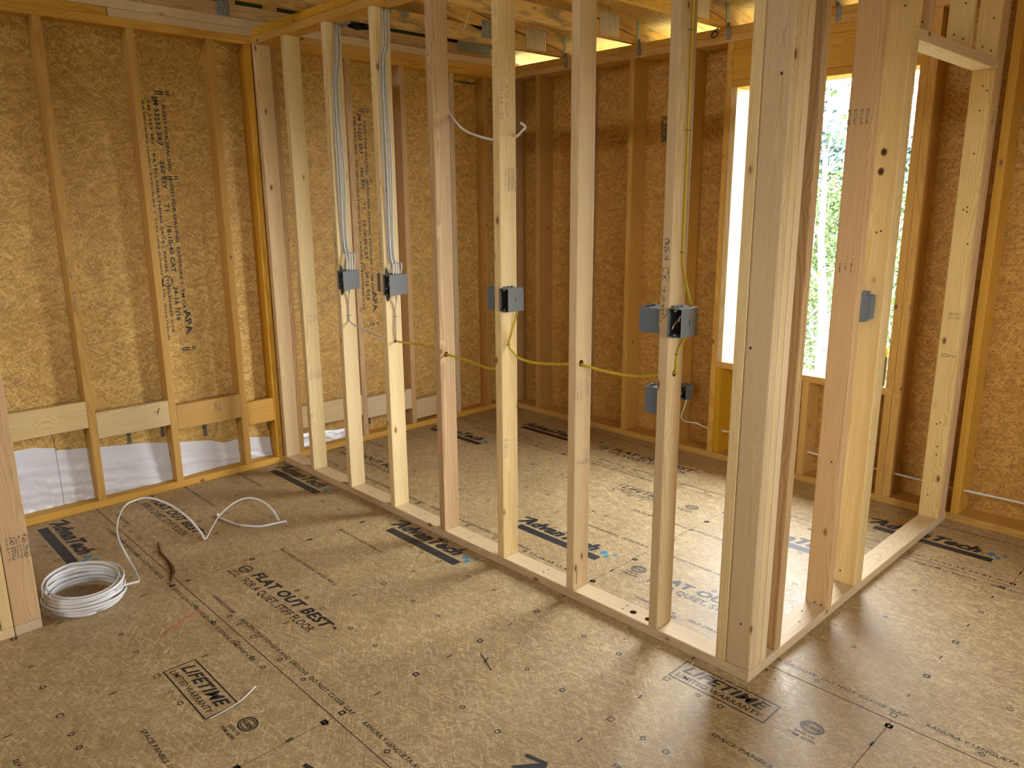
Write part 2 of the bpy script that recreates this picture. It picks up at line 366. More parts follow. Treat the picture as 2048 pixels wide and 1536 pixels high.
def panel(x0, y0, x1, y1, cut0=None):
    """marks of one 8 by 4 ft panel whose lower left corner is x0,y0"""
    T = y1
    def ok(x, w, y): return x+w*.3 > max(XMIN, cut0 if cut0 is not None else -9) and x < XMAX and FY+.4 < y < YMAX and x+w < x1+.05
    if ok(x0+.17, .5, T-.27): swoosh(x0+.17, T-.265)
    if ok(x0+1.81, .5, y0+.2): swoosh(x0+1.81, y0+.215, .49)
    if ok(x0+1.82, .35, T-.29):
        bx, by = x0+1.825, T-.29
        for a, b in (((0, 0), (.345, 0)), ((.345, 0), (.345, .108)), ((.345, .108), (0, .108)), ((0, .108), (0, 0))):
            put_line(fb, (bx+a[0], by+a[1], Z), (bx+b[0], by+b[1], Z), UZ, .0045)
        put_text(fb, 'LIFETIME', (bx+.018, by+.052, Z), UX, UY, .305, .042, 1, .026, .3)
        put_text(fb, 'LIMITED WARRANTY', (bx+.015, by+.015, Z), UX, UY, .31, .022, 1, .008, .15)
    if ok(x0+2.28, .05, T-.21): roundel(x0+2.285, T-.205)
    if ok(x0+.146, .64, y0+.247):
        roundel(x0+.078, y0+.255)
        for ax in (0, .0025): put_text(fb, 'FLAT OUT BEST', (x0+.15+ax, y0+.245+ax*.5, Z+ax*.02), UX, UY, .60, .048, 1, .028, .18)
        put_text(fb, '\u2122', (x0+.76, y0+.262, Z), UX, UY, None, .022, 1, .02)
        put_text(fb, 'FOR A QUIET, STIFF FLOOR', (x0+.165, y0+.190, Z), UX, UY, .565, .036, 1, .012)
    for dx, dy, s, w in ((.03, .455, 'SEPARE LOS PANELES 1/8 DE PULG', .45), (.03, .768, 'SPACE PANELS 1/8 INCH', .33),
                         (2.085, .765, 'SPACE PANELS 1/8 INCH', .33), (1.96, .455, 'SEPARE LOS PANELES 1/8 DE PULG', .45)):
        if ok(x0+dx, w, y0+dy): put_text(fb, s, (x0+dx, y0+dy, Z), UX, UY, w, .015, 1, .004, .1)
    a1, a2 = x0+.012, y0+.462
    for yy in (y0+.462, y0+.775):
        if ok(x0, .1, yy):
            put_line(fb, (x0+.006, yy, Z), (x0+.03, yy, Z), UZ, .004); put_line(fb, (x0+.006, yy, Z), (x0+.016, yy+.01, Z), UZ, .004); put_line(fb, (x0+.006, yy, Z), (x0+.016, yy-.01, Z), UZ, .004)
    put = [(x0+.46, 'SELF-SPACING TONGUE AND GROOVE. DO NOT CLOSE GAP.', .80), (x0+1.31, 'RANURA Y LENGUETA AUTOSPACIADORA. NO CIERRE EL ESPACIO.', .74)]
    for xx, s, w in put:
        if ok(xx, w, y0+.05): put_text(fb, s, (xx, y0+.048, Z), UX, UY, w, .016, 1, .004, .1)
        if ok(xx, w, T-.05): put_text(fb, s, (2*x0+2.44-xx, T-.030, Z), -UX, -UY, w, .016, 1, .004, .1)
    if ok(x0+.2, .2, y0+.04): put_text(fb, '- REFERENCE CORNER', (x0+.20, y0+.048, Z), UX, UY, .20, .014, 1, .004, .1)
    if ok(x0+2.07, .3, y0+.03): put_text(fb, '01-15-23 15:52 ST A', (x0+2.065, y0+.026, Z), UX, UY, .345, .017, 1, .006)
    rng = random.Random(int(x0*100)+int(y0*77))
    for k in range(0, 13):
        for row in (.032, .32, .61, .905, 1.187):
            y = y0+row
            if not (FY+.5 < y < YMAX): continue
            for step, shp in ((.4064, 'c'), (.4877, 'd'), (.6096, 's')):
                x = x0+step*k+.004
                if x > x1+.01 or x < XMIN+.02 or (cut0 and x < cut0) or rng.random() < .08: continue
                r = .0100 if shp != 's' else .0115
                if shp == 'c': put_ring(fb, (x, y, Z), UX, UY, r, .0038, 1, 12)
                elif shp == 'd': put_ring(fb, (x, y, Z), UX, UY, r*1.1, .0042, 1, 4)
                else:
                    a = UX+UY; b = UY-UX; a.normalize(); b.normalize(); put_ring(fb, (x, y, Z), a, b, r*1.25, .0038, 1, 4)
        for row in (.165, .47, .765, 1.07):
            x = x0+.6096*k; y = y0+row
            if x < x1+.01 and x > XMIN+.03 and not (cut0 and x < cut0) and y < YMAX and y > FY+.4: put_line(fb, (x, y-.012, Z), (x, y+.012, Z), UZ, .005)
def seam_x(y, x0, x1, w=.003): put_line(fb, (x0, y, Z*.6), (x1, y, Z*.6), UZ, w, 3)
def seam_y(x, y0, y1, w=.0025): put_line(fb, (x, y0, Z*.6), (x, y1, Z*.6), UZ, w, 4)
R1, R2, R3, R4 = -2.297, -1.078, .141, 1.360
for (x0, x1) in ((-.085, 2.36), (2.36, 4.80)): panel(x0, R1, x1, R2)
panel(-.06, R2, 2.38, R3) if False else None
_pan_left = (-.06, 1.134)
panel(-.065, R2, 1.134, R3); panel(1.134, R2, 3.575, R3); panel(3.575, R2, 6.01, R3)
panel(-.09, R3, 2.345, R4); panel(2.345, R3, 4.785, R4)
panel(-1.295, R4, 1.143, R4+1.219, -.05); panel(1.148, R4, 3.588, R4+1.219); panel(3.588, R4, 6.03, R4+1.219)
for y in (R1, R2, R3, R4): seam_x(y, XMIN, XMAX)
for x, a, b in ((2.36, R1, R2), (1.134, R2, R3), (3.575, R2, R3), (2.345, R3, R4), (1.145, R4, YMAX), (3.588, R4, YMAX), (4.80, R1, R2), (1.13, -3.5, R1)): seam_y(x, a, b)
put_line(fb, (2.42, -.52, Z), (2.52, -.56, Z), UZ, .004); put_line(fb, (2.455, -.515, Z), (2.47, -.55, Z), UZ, .005)
tag(obj('floor', fb, [M['floor'], M['ink'], M['blue'], M['seam'], M['seam2']]), kind='structure')

# ------------------------------------------------------------------ walls, roof, ground
wb = bmesh.new()
SX = -TW                                                    # inner face of left sheathing
add_box(wb, (SX-.012, FY, -.3), (SX, D+TB+.012, 2.53))
XS = SX+.0006
def lw(y, z): return Vector((XS, y, z))
def wall_stamp(y0, ztop, n=1):
    """printed column of grade text running down the panel"""
    rows = [(.000, 'RATED SHEATHING  EXPOSURE 1  THIS SIDE DOWN  RATED SHEATHING', 1.25, .010, .05),
            (.028, 'TM 5323 SR7   RATED SHEATHING 24/16   PANEL  THICKNESS 7/16', 1.22, .012, .04),
            (.060, 'JM 53232 SR7      360 3SY      T1     18-10-40 CAT      24-16 7/16', 1.18, .024, .02),
            (.100, 'SIZED FOR SPACING   SIZED FOR SPACING  EXPOSURE 1  TM CAT', 1.10, .017, .06)]
    for dy, s, w, h, dz in rows: put_text(wb, s, lw(y0+dy, ztop-dz), -UZ, UY, w, h, 1, .03)
    put_text(wb, 'APA', lw(y0+.105, ztop-1.15), -UZ, UY, .135, .034, 1, .03, -.2)
    for z in (0, .43, 1.36):
        for k in (0, .012):
            put_rect(wb, lw(y0+.07, ztop-z-k), UY, UZ, .045, .006); put_rect(wb, lw(y0+.125, ztop-z-k), UY, UZ, .022, .006)
    put_ring(wb, lw(y0+.03, ztop-.98), UY, UZ, .03, .006, 1, 16)
wall_stamp(-.585, 2.13); wall_stamp(.66, 2.13)
for y, z0, z1, w in ((-.85, .27, .36, .022), (-.67, .29, .36, .018), (-.435, .24, .33, .024), (-.04, .2, .28, .02), (.30, .11, .17, .02), (.69, .08, .14, .016)):
    put_rect(wb, lw(y-w/2, z0), UY, UZ, w, z1-z0, 2)
put_line(wb, lw(-1.203, .30), lw(-1.21, .45), UX, .003, 4)
for k in range(14):
    y = 1.46+k*.025; put_line(wb, lw(y, 2.375+random.uniform(-.004, .004)), lw(y+.03, 2.375+random.uniform(-.004, .004)), UX, random.uniform(.010, .018), 3)
tag(obj('wall_left', wb, [M['osb_left'], M['ink'], M['spray'], M['green'], M['seam2']]), kind='structure')

WX0, WX1, WZ0, WZ1 = 1.868, 2.816, .615, 2.167
bb = bmesh.new(); Y0, Y1 = D+TB, D+TB+.012
for lo, hi in (((SX, Y0, -.3), (WX0, Y1, HT-.01)), ((WX1, Y0, -.3), (RX, Y1, HT-.01)), ((WX0, Y0, -.3), (WX1, Y1, WZ0)), ((WX0, Y0, WZ1), (WX1, Y1, HT-.01))):
    add_box(bb, lo, hi)
put_rect(bb, (1.265, Y0-.0006, 1.915), UX, UZ, .062, .155, 1)
put_rect(bb, (1.285, Y0-.0009, 2.03), UX, UZ, .02, .02, 2)
put_rect(bb, (3.24, Y0-.0006, 1.9), UX, UZ, .05, .07, 1)
tag(obj('wall_back', bb, [M['osb_back'], ink('grey_stain', (.12, .095, .045), (.4, .25, .08), .45, 50), M['osb_back']]), kind='structure')

# right wall with a wide opening, front wall (behind the camera) with a window opening
rb = bmesh.new()
for lo, hi in (((RX, FY, 0), (RX+.012, -1.32, 2.5)), ((RX, -.38, 0), (RX+.012, D+.1, 2.5)), ((RX, -1.32, 1.97), (RX+.012, -.38, 2.5)), ((RX, -1.32, 0), (RX+.012, -.38, 1.03))): add_box(rb, lo, hi)
tag(obj('wall_right', rb, M['osb_back']), kind='structure')
gb = bmesh.new()
for lo, hi in (((SX, FY-.012, 0), (1.05, FY, 3.6)), ((1.65, FY-.012, 0), (RX, FY, 3.6)), ((1.05, FY-.012, 0), (1.65, FY, 1.2)), ((1.05, FY-.012, 1.8), (1.65, FY, 3.6))): add_box(gb, lo, hi)
tag(obj('wall_front', gb, M['osb_back']), kind='structure')

SL = .165
def zr(y): return 2.572+SL*(2.18-y)          # underside of roof boards
cb_ = bmesh.new()
add_prism(cb_, [(-.35, 2.62, zr(2.62)), (RX+.3, 2.62, zr(2.62)), (RX+.3, FY-.3, zr(FY-.3)), (-.35, FY-.3, zr(FY-.3))], (0, 0, .012))
for y in (1.56, .34, -.88): put_line(cb_, (-.35, y, zr(y)-.0008), (RX, y, zr(y)-.0008), UZ, .004, 1)
for x, a, b in ((1.45, 1.56, 2.62), (3.89, 1.56, 2.62), (.24, .34, 1.56), (2.68, .34, 1.56)):
    p, q = Vector((x, a, zr(a)-.0008)), Vector((x, b, zr(b)-.0008)); put_line(cb_, p, q, UZ, .004, 1)
tag(obj('ceiling', cb_, [M['osb_roof'], M['seam2']]), kind='structure')
# gable ends: dark green board above the left wall, strand board above the right wall
g2 = bmesh.new()
add_prism(g2, [(SX-.012, D+TB, 2.5), (SX-.012, FY, 2.5), (SX-.012, FY, zr(FY)), (SX-.012, D+TB, zr(D+TB))], (.012, 0, 0))
tag(obj('gable_wall', g2, M['greenboard']), kind='structure')
g3 = bmesh.new()
add_prism(g3, [(RX, D+TB, 2.5), (RX, FY, 2.5), (RX, FY, zr(FY)), (RX, D+TB, zr(D+TB))], (.012, 0, 0))
tag(obj('wall_gable_right', g3, M['osb_back']), kind='structure')
gr = bmesh.new(); add_box(gr, (-90, -90, -1.5), (90, 160, -1.2))
tag(obj('ground', gr, M['ground']), kind='structure')
hb = bmesh.new(); n = 60; prev = None
for k in range(n+1):
    x = -60+k*2.4; top = 5.5+1.6*math.sin(k*.37)+.9*math.sin(k*1.13+1)+random.uniform(-.5, .5)
    row = [hb.verts.new((x, 62+4*math.sin(k*.5), -1.3)), hb.verts.new((x, 66+3*math.sin(k*.9), top*.6)), hb.verts.new((x, 72, top)), hb.verts.new((x, 84, -1.3))]
    if prev:
        for a in range(3): hb.faces.new((prev[a], row[a], row[a+1], prev[a+1]))
    prev = row
tag(obj('hills', hb, M['hill'], smooth=True), kind='structure')

# ------------------------------------------------------------------ lumber
ROT = {'z': (0, 0, 0), 'x': (0, math.radians(90), 0), 'y': (math.radians(-90), 0, 0)}
def lumber(name, lo, hi, axis, mat, label, cat, group=None, parent=None, marks=None, bev=.0035):
    """one board; its mesh runs along local Z so that the grain follows it. marks(bm, to_local) adds prints"""
    lo = Vector(lo); hi = Vector(hi); s = hi-lo
    ln = {'x': s.x, 'y': s.y, 'z': s.z}[axis]
    org = Vector(((lo.x+hi.x)/2 if axis != 'x' else lo.x, (lo.y+hi.y)/2 if axis != 'y' else lo.y, (lo.z+hi.z)/2 if axis != 'z' else lo.z))
    Rm = Matrix.Identity(3)
    from mathutils import Euler
    Rm = Euler(ROT[axis]).to_matrix(); Ri = Rm.transposed()
    a = Ri @ (lo-org); b = Ri @ (hi-org)
    bm = bmesh.new(); add_box(bm, [min(a[i], b[i]) for i in range(3)], [max(a[i], b[i]) for i in range(3)], 0, bev)
    mats = [M[mat], M['ink_wood'], M['ink_faint'], M['hole'], M['seam']]
    if marks:
        mb = bmesh.new(); marks(mb)
        bmesh.ops.transform(mb, matrix=Matrix.Translation(-org), verts=mb.verts)
        bmesh.ops.transform(mb, matrix=Ri.to_4x4(), verts=mb.verts)
        me = bpy.data.meshes.new('m'); mb.to_mesh(me); mb.free(); bm.from_mesh(me); bpy.data.meshes.remove(me)
    o = obj(name, bm, mats, parent, org, ROT[axis])
    if label: tag(o, label, cat, group)
    return o

def drill(o, c, r, axis):
    bm = bmesh.new(); rot = {'x': Matrix.Rotation(math.radians(90), 4, 'Y'), 'z': Matrix.Identity(4), 'y': Matrix.Rotation(math.radians(90), 4, 'X')}[axis]
    bmesh.ops.create_cone(bm, cap_ends=True, segments=20, radius1=r, radius2=r, depth=.3, matrix=Matrix.Translation(c) @ rot)
    for f in bm.faces: f.material_index = 3
    cut = obj('cut', bm, [M['hole']]*4)
    md = o.modifiers.new('b', 'BOOLEAN'); md.object = cut; md.operation = 'DIFFERENCE'; md.solver = 'EXACT'; md.material_mode = 'INDEX'
    bpy.context.view_layer.update(); dg = bpy.context.evaluated_depsgraph_get()
    me = bpy.data.meshes.new_from_object(o.evaluated_get(dg)); o.modifiers.remove(md); o.data = me; bpy.data.objects.remove(cut)

e = .0006
def nails(face_pts, u, v, r=.0035):
    def f(bm):
        for p in face_pts:
            p = Vector(p); n = 10
            add_poly(bm, [p+Vector(u)*math.cos(2*math.pi*k/n)*r+Vector(v)*math.sin(2*math.pi*k/n)*r*1.2 for k in range(n)], 4)
    return f

G_LW = 'studs of the left wall'; G_P1 = 'studs of the long open partition'
# left wall
lumber('bottom_plate', (SX, -4.0, 0), (0, D+TB, TH), 'y', 'gold', 'golden bottom plate lying along the foot of the left wall', 'bottom plate')
def ver_label(bm):
    x = e; y = -1.04
    for k, (s, dz) in enumerate((('Kg t ww', 0), ('Vert', .17))):
        put_text(bm, s, (x, y-.012, 1.31-dz), -UZ, UY, .11, .017, 1, 0, .3)
lumber('wall_stud', (SX, -1.0585, TH), (0, -1.0205, H), 'z', 'gold', 'left wall stud with handwriting, leftmost golden stud in view', 'wall stud', marks=ver_label)
lumber('wall_stud', (SX, -.652, TH), (0, -.614, H), 'z', 'gold', 'left wall stud just left of the first black printed text column', 'wall stud',
       marks=lambda bm: [put_line(bm, (-.09, -.6525, z), (-.01, -.6525, z), UY, .004, 4) for z in ()])
lumber('wall_stud', (SX, -.246, TH), (0, -.208, H), 'z', 'gold', 'left wall stud in the last full bay before the partition', 'wall stud')
lumber('wall_stud', (SX, -.041, TH), (0, -.003, H), 'z', 'gold', 'narrow golden left wall stud tight against the near side of the partition end', 'wall stud')
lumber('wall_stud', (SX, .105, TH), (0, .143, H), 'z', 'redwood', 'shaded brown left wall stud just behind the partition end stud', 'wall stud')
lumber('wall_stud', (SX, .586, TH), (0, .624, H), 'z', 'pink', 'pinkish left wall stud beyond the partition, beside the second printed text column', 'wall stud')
lumber('wall_stud', (SX, .990, TH), (0, 1.028, H), 'z', 'pink', 'pinkish left wall stud seen right of the second cable bundle', 'wall stud')
lumber('wall_stud', (SX, 1.400, TH), (0, 1.438, H), 'z', 'pale', 'slim left wall stud with a small red spot, right of the rough streaked partition stud', 'wall stud')
lumber('wall_stud', (SX, 1.71, TH), (0, 1.748, H), 'z', 'redwood', 'dark brown left wall stud nearest the back corner, under the green paint line', 'wall stud')
lumber('wall_stud', (SX, 1.878, TH), (0, 1.916, H), 'z', 'redwood', 'left wall stud inside the back corner behind a partition stud', 'wall stud')
lumber('top_plate', (SX, -4.0, H), (0, D+TB, H+PT), 'y', 'gold', 'lowest of the three stacked top plates on the left wall', 'top plate')
lumber('top_plate', (SX, -4.0, H+PT), (0, -.731, HT), 'y', 'gold', 'middle layer plate of the left wall, left of the joint near the frame edge', 'top plate')
lumber('top_plate', (SX, -.728, H+PT), (0, .30, HT), 'y', 'pale', 'middle layer plate of the left wall between its joint and the partition', 'top plate')
lumber('top_plate', (SX, .303, H+PT), (0, D+TB, HT), 'y', 'gold', 'middle layer plate of the left wall beyond the partition', 'top plate')
lumber('top_plate', (SX, -4.0, HT), (.004, D+TB, HT+PT+.004), 'y', 'pale', 'uppermost of the three stacked top plates on the left wall', 'top plate')
# blocking in the left wall
for y0, y1, z0, m, lab, mk in (
    (-1.46, -1.0585, .441, 'cream', 'wide flat blocking board with swirling grain and two knots at the left edge', None),
    (-1.0205, -.652, .372, 'cream', 'pale flat blocking board with a black mark at its right end', lambda bm: (put_line(bm, (e, -.74, .463), (e, -.705, .458), UX, .004, 1), put_line(bm, (e, -.715, .445), (e, -.705, .478), UX, .008, 1))),
    (-.614, -.246, .335, 'gold', 'golden flat blocking board with one knot and a small stamp', lambda bm: (put_text(bm, 'S-DRY', (e, -.385, .40), UZ, -UY, .055, .014, 1, .02), put_text(bm, 'SPF 2', (e, -.365, .40), UZ, -UY, .05, .012, 1, .02))),
    (-.208, -.041, .275, 'gold', 'short flat blocking board tight to the near side of the partition', None),
    (.143, .586, .182, 'pale', 'whitish flat blocking board in the first bay past the partition', None),
    (.624, .990, .152, 'pale', 'whitish flat blocking board in the second bay past the partition', None),
    (1.028, 1.400, .066, 'pale', 'low whitish flat blocking board furthest along the left wall', None)):
    lumber('blocking_board', (-TH, y0, z0), (0, y1, z0+.14), 'y', m, lab, 'blocking', marks=mk)

# long partition
def end_nails(bm):
    x = TH+e
    for z in (2.33, 2.03, 1.80, 1.55, 1.27, .68, .43, .30):
        nails([(x, .028, z), (x, .058, z)], UY, UZ)(bm)
lumber('bottom_plate', (.002, 0, 0), (L, TW, TH), 'x', 'pale', 'long pale bottom plate of the open partition running to the near corner', 'bottom plate',
       marks=lambda bm: nails([(x, y, TH+e) for x in (.5, .9, 1.35, 1.72, 2.2, 2.62) for y in (.03, .06)], UX, UY)(bm))
plate1 = bpy.data.objects[-1] if False else [o for o in COL.objects if o.name.startswith('bottom_plate')][-1]
for cx in (2.665, 2.735): drill(plate1, Vector((cx, .038, .02)), .0135, 'z')
lumber('wall_stud', (.002, 0, TH), (TH+.002, TW, H), 'z', 'tan', 'partition end stud against the left wall, wide face dotted with paired nails', 'wall stud', marks=end_nails)
XR = [.366, .7681, 1.1745, 1.5809, 1.9873, 2.3937, 2.8001]
def stamp4(x, y0, z, n=4, h=.05, mat=2):
    def f(bm):
        for k in range(n): put_line(bm, (x+e, y0+k*.018, z), (x+e, y0+k*.018, z+h), UX, .004, mat); put_line(bm, (x+e, y0+k*.018+.006, z+.01), (x+e, y0+k*.018+.006, z+h), UX, .002, mat)
    return f
def scribble(bm, x0, z0, z1, rng, amp=.010, mat=1, n=16):
    p = None
    for k in range(n):
        q = Vector((x0+rng.uniform(-amp, amp), -e, z0+(z1-z0)*k/n))
        if p is not None: put_line(bm, p, q, UY, .0022, mat)
        p = q
def mk1(bm):
    stamp4(XR[0], .025, .90)(bm); stamp4(XR[0], .02, .57, 4, .06)(bm); put_text(bm, 'SPF 2 S-DRY', (XR[0]+e, .02, 1.93), UY, UZ, .06, .02, 2, .02)
def mk2(bm): put_text(bm, '22  COM  1  WS', (XR[1]-.026, -e, 1.46), -UZ, UX, .22, .014, 1, .01, .2)
def mk3(bm):
    put_text(bm, '29 CornLinW', (XR[2]-.030, -e, 1.445), -UZ, UX, .20, .015, 1, .01, .2); put_line(bm, (XR[2]-.025, -e, 1.50), (XR[2]-.012, -e, 1.50), UY, .004, 1); put_line(bm, (XR[2]-.019, -e, 1.49), (XR[2]-.019, -e, 1.512), UY, .003, 1)
    put_line(bm, (XR[2]-.02, -e, 1.23), (XR[2]-.002, -e, 1.205), UY, .004, 1); put_line(bm, (XR[2]-.006, -e, 1.225), (XR[2]-.002, -e, 1.205), UY, .003, 1)
def mk5(bm):
    put_text(bm, 'SPF STUD', (XR[4]+e, .022, 1.87), UZ, -UY, .13, .018, 2, .02); put_text(bm, 'KD HT', (XR[4]+e, .052, 1.88), UZ, -UY, .12, .018, 2, .02)
    stamp4(XR[4], .03, 1.60, 4, .09)(bm); put_text(bm, 'STUD 2', (XR[4]+e, .03, .50), UZ, -UY, .08, .02, 2, .02)
def mk6(bm):
    put_text(bm, '5 0 1 0', (XR[5]+e, .018, 1.99), UY, UZ, .055, .012, 2, .02)
    for k in range(2): put_line(bm, (XR[5]+e, .012+.022*k, .82), (XR[5]+e, .012+.022*k, .90), UX, .003, 2); put_line(bm, (XR[5]+e, .055+.014*k, .84), (XR[5]+e, .055+.014*k, .90), UX, .003, 2)
    put_text(bm, '0000', (XR[5]+e, .015, .56), UY, UZ, .06, .02, 2, .01)
    put_line(bm, (XR[5]+e, .018, .06), (XR[5]+e, .022, .12), UX, .003, 4)
def mk7(bm):
    rng = random.Random(3)
    for c in (1.43, 1.405, 1.38): put_ring(bm, (XR[6]-.021, -e, c), UX, UZ, .011, .004, 1, 12); put_ring(bm, (XR[6]-.019, -e, c-.004), UX, UZ, .006, .003, 1, 8)
    for a, b in (((-.035, 1.325), (-.008, 1.30)), ((-.035, 1.30), (-.008, 1.335)), ((-.03, 1.345), (-.012, 1.345)), ((-.03, 1.345), (-.035, 1.31)), ((-.012, 1.345), (-.006, 1.31))):
        put_line(bm, (XR[6]+a[0], -e, a[1]), (XR[6]+b[0], -e, b[1]), UY, .003, 1)
    put_text(bm, 'Hallway', (XR[6]-.032, -e, 1.285), -UZ, UX, .10, .017, 1, .01)
    put_line(bm, (XR[6]-.035, -e, 1.165), (XR[6]-.004, -e, 1.20), UY, .0035, 1); put_line(bm, (XR[6]-.012, -e, 1.207), (XR[6]-.004, -e, 1.20), UY, .0035, 1)
    put_line(bm, (XR[6]+e, .02, 1.2), (XR[6]+e, .06, 1.195), UX, .002, 4)
info = [('cream', 'pale yellow partition stud next to the wall, first free stud from the left', mk1),
        ('cream', 'partition stud carrying the left bundle of white cables and a grey box', mk2),
        ('cream', 'partition stud carrying the second bundle of white cables and a grey box', mk3),
        ('brown', 'rough streaked brownish partition stud, yellow cable through a hole', None),
        ('cream', 'partition stud with an empty grey box on each side, mid room', mk5),
        ('pale', 'partition stud with a reddish stain near the top and a bored hole', mk6),
        ('pale', 'partition stud with black handwriting and boxes at two heights', mk7)]
studs = []
for xr, (m, lab, mk) in zip(XR, info):
    studs.append(lumber('wall_stud', (xr-TH, 0, TH), (xr, TW, H), 'z', m, lab, 'wall stud', marks=mk))
drill(studs[2], Vector((XR[2]-.02, .048, .897)), .008, 'x'); drill(studs[3], Vector((XR[3]-.02, .036, .888)), .012, 'x')
drill(studs[5], Vector((XR[5]-.02, .030, .966)), .013, 'x'); drill(studs[6], Vector((XR[6]-.02, .043, .988)), .012, 'x')
# corner post: one edge-on stud and three boards face to face
lumber('corner_stud', (L-.127, 0, TH), (L-.0895, TW, H), 'z', 'cream', 'edge-on stud at the left side of the near corner post', 'wall stud')
lumber('corner_stud', (L-TW, 0, TH), (L, .0378, H), 'z', 'pale', 'front board of the near corner post, wide face with a dark knot', 'wall stud', bev=.006,
       marks=lambda bm: nails([(L-.04, -e, .20), (L-.07, -e, 1.12), (L-.03, -e, 1.9)], UX, UZ, .004)(bm))
lumber('corner_stud', (L-TW, .0388, TH), (L-.001, .0752, H), 'z', 'pale', 'middle board of the near corner post', 'wall stud', bev=.005)
lumber('corner_stud', (L-TW, .0765, TH), (L, .114, H), 'z', 'pale', 'rear board of the near corner post facing the short partition', 'wall stud', bev=.005)
lumber('top_plate', (.002, 0, H), (L, TW, H+PT), 'x', 'gold', 'lower top plate of the long open partition', 'top plate')
lumber('top_plate', (.006, 0, H+PT), (L, TW, HT), 'x', 'gold', 'upper top plate of the long open partition', 'top plate')
# short partition
lumber('bottom_plate', (L-TW, TW+.001, 0), (L, D-.001, TH), 'y', 'pale', 'bottom plate of the short partition from the corner to the back wall', 'bottom plate',
       marks=lambda bm: (put_text(bm, 'SPF STUD', (L-.065, 1.13, TH+e), UX, UY, .05, .016, 2, .02), nails([(L-.03, .42, TH+e), (L-.06, .5, TH+e)], UX, UY)(bm)))
lumber('wall_stud', (L-TW, .178, TH), (L, .216, H), 'z', 'brown', 'reddish grained stud right behind the near corner post', 'wall stud', bev=.005)
def mkC(bm):
    y = .583-e
    put_text(bm, 'diamond', (L-.006, y, 2.245), -UX, -UZ, .08, .02, 1, .03)
    for k in range(4): put_text(bm, 'SPRUCE', (L-.078+k*.020, y, 1.80), UZ, -UX, .05, .011, 1, .02)
    for k in range(3): put_line(bm, (L-.07+.02*k, y, 1.31), (L-.07+.02*k, y, 1.345), UY, .003, 1); put_line(bm, (L-.066+.02*k, y, 1.35), (L-.066+.02*k, y, 1.375), UY, .003, 2)
    nails([(L-.05, y, TH+.01), (L-.025, y, TH+.008), (L-.035, y, .62)], UX, UZ)(bm)
lumber('wall_stud', (L-TW, .583, TH), (L, .621, H), 'z', 'pink', 'pink-toned stud with printed bars in front of the window', 'wall stud', marks=mkC, bev=.005)
lumber('wall_stud', (L-TW, .825, TH), (L, .8628, H), 'z', 'cream', 'king stud with two dark knots and a grey box, left of the narrow doorway', 'wall stud', bev=.005,
       marks=lambda bm: nails([(L-.03, .825-e, z) for z in (2.3, 2.26, 2.2)]+[(L-.06, .825-e, 2.25), (L-.05, .825-e, 1.44), (L-.035, .825-e, 1.445), (L-.06, .825-e, .09)], UX, UZ)(bm))
DZ = 2.097
lumber('trimmer_stud', (L-TW, .8632, TH), (L, .901, DZ), 'z', 'cream', 'trimmer stud lining the left side of the narrow doorway', 'wall stud')
def knots(bm, pts, r=.008):
    for p in pts:
        p = Vector(p)
        for rr, m, k in ((r*1.5, 3, 0), (r, 4, .0002)): add_poly(bm, [p+Vector((math.cos(a)*rr, -k, math.sin(a)*rr*1.25)) for a in [2*math.pi*q/12 for q in range(12)]], m)
_D = [o for o in COL.objects if o.get('label', '').startswith('king stud with two dark knots')][0]
kb_ = bmesh.new(); kb_.from_mesh(_D.data); kk = bmesh.new(); knots(kk, [(L-.052, .825-e, 1.722), (L-.056, .825-e, 1.655)]); bmesh.ops.transform(kk, matrix=Matrix.Translation(-_D.location), verts=kk.verts)
_me = bpy.data.meshes.new('k'); kk.to_mesh(_me); kk.free(); kb_.from_mesh(_me); kb_.to_mesh(_D.data); kb_.free(); bpy.data.meshes.remove(_me)
def mkE(bm):
    y = 1.79-e
    put_text(bm, 'SPF S-DRY', (L-.06, y, 1.035), UX, UZ, .05, .010, 1, .02); put_text(bm, 'NO.2  KD', (L-.06, y, 1.018), UX, UZ, .045, .008, 1, .02)
    put_ring(bm, (L-.058, y, .845), UX, UZ, .018, .003, 1, 14, .008); put_text(bm, 'STUD', (L-.04, y, .84), UX, UZ, .03, .009, 1, .02)
    nails([(L-.04, y, z) for z in (2.03, 1.93, 1.75, 1.52, 1.50, .52, .40, .36)]+[(L-.055, y, z) for z in (1.51, .51, .15)]+[(L-.02, y, z) for z in (2.01, 1.36)], UX, UZ)(bm)
lumber('trimmer_stud', (L-TW, 1.790, TH), (L, 1.8278, DZ), 'z', 'cream', 'trimmer stud with small stamps lining the right side of the narrow doorway', 'wall stud', marks=mkE, bev=.004)
lumber('wall_stud', (L-TW, 1.8282, TH), (L, 1.866, H), 'z', 'pink', 'king stud behind the right doorway trimmer at the back wall', 'wall stud')
lumber('wall_stud', (L-TW, 1.8664, TH), (L, 1.904, H), 'z', 'pink', 'last stud of the short partition, fixed against the back wall', 'wall stud')
lumber('door_header', (L-TW, .8632, DZ), (L, 1.8278, DZ+.040), 'y', 'pale', 'flat header board over the narrow doorway, bright underneath', 'header')
for y, m, lab in ((.8632, 'cream', 'short cripple over the doorway beside the left king stud'), (.980, 'pink', 'short pinkish cripple, second from the left over the doorway'),
                  (1.424, 'cream', 'short cripple near the middle right over the doorway'), (1.790, 'cream', 'short cripple over the right doorway trimmer')):
    lumber('cripple_stud', (L-TW, y, DZ+.040), (L, y+.0378, H), 'z', m, lab, 'cripple stud',
           marks=(lambda yy: (lambda bm: nails([(L-.06, yy-e, 2.19), (L-.03, yy-e, 2.30), (L-.025, yy-e, 2.17)], UX, UZ)(bm)))(y))
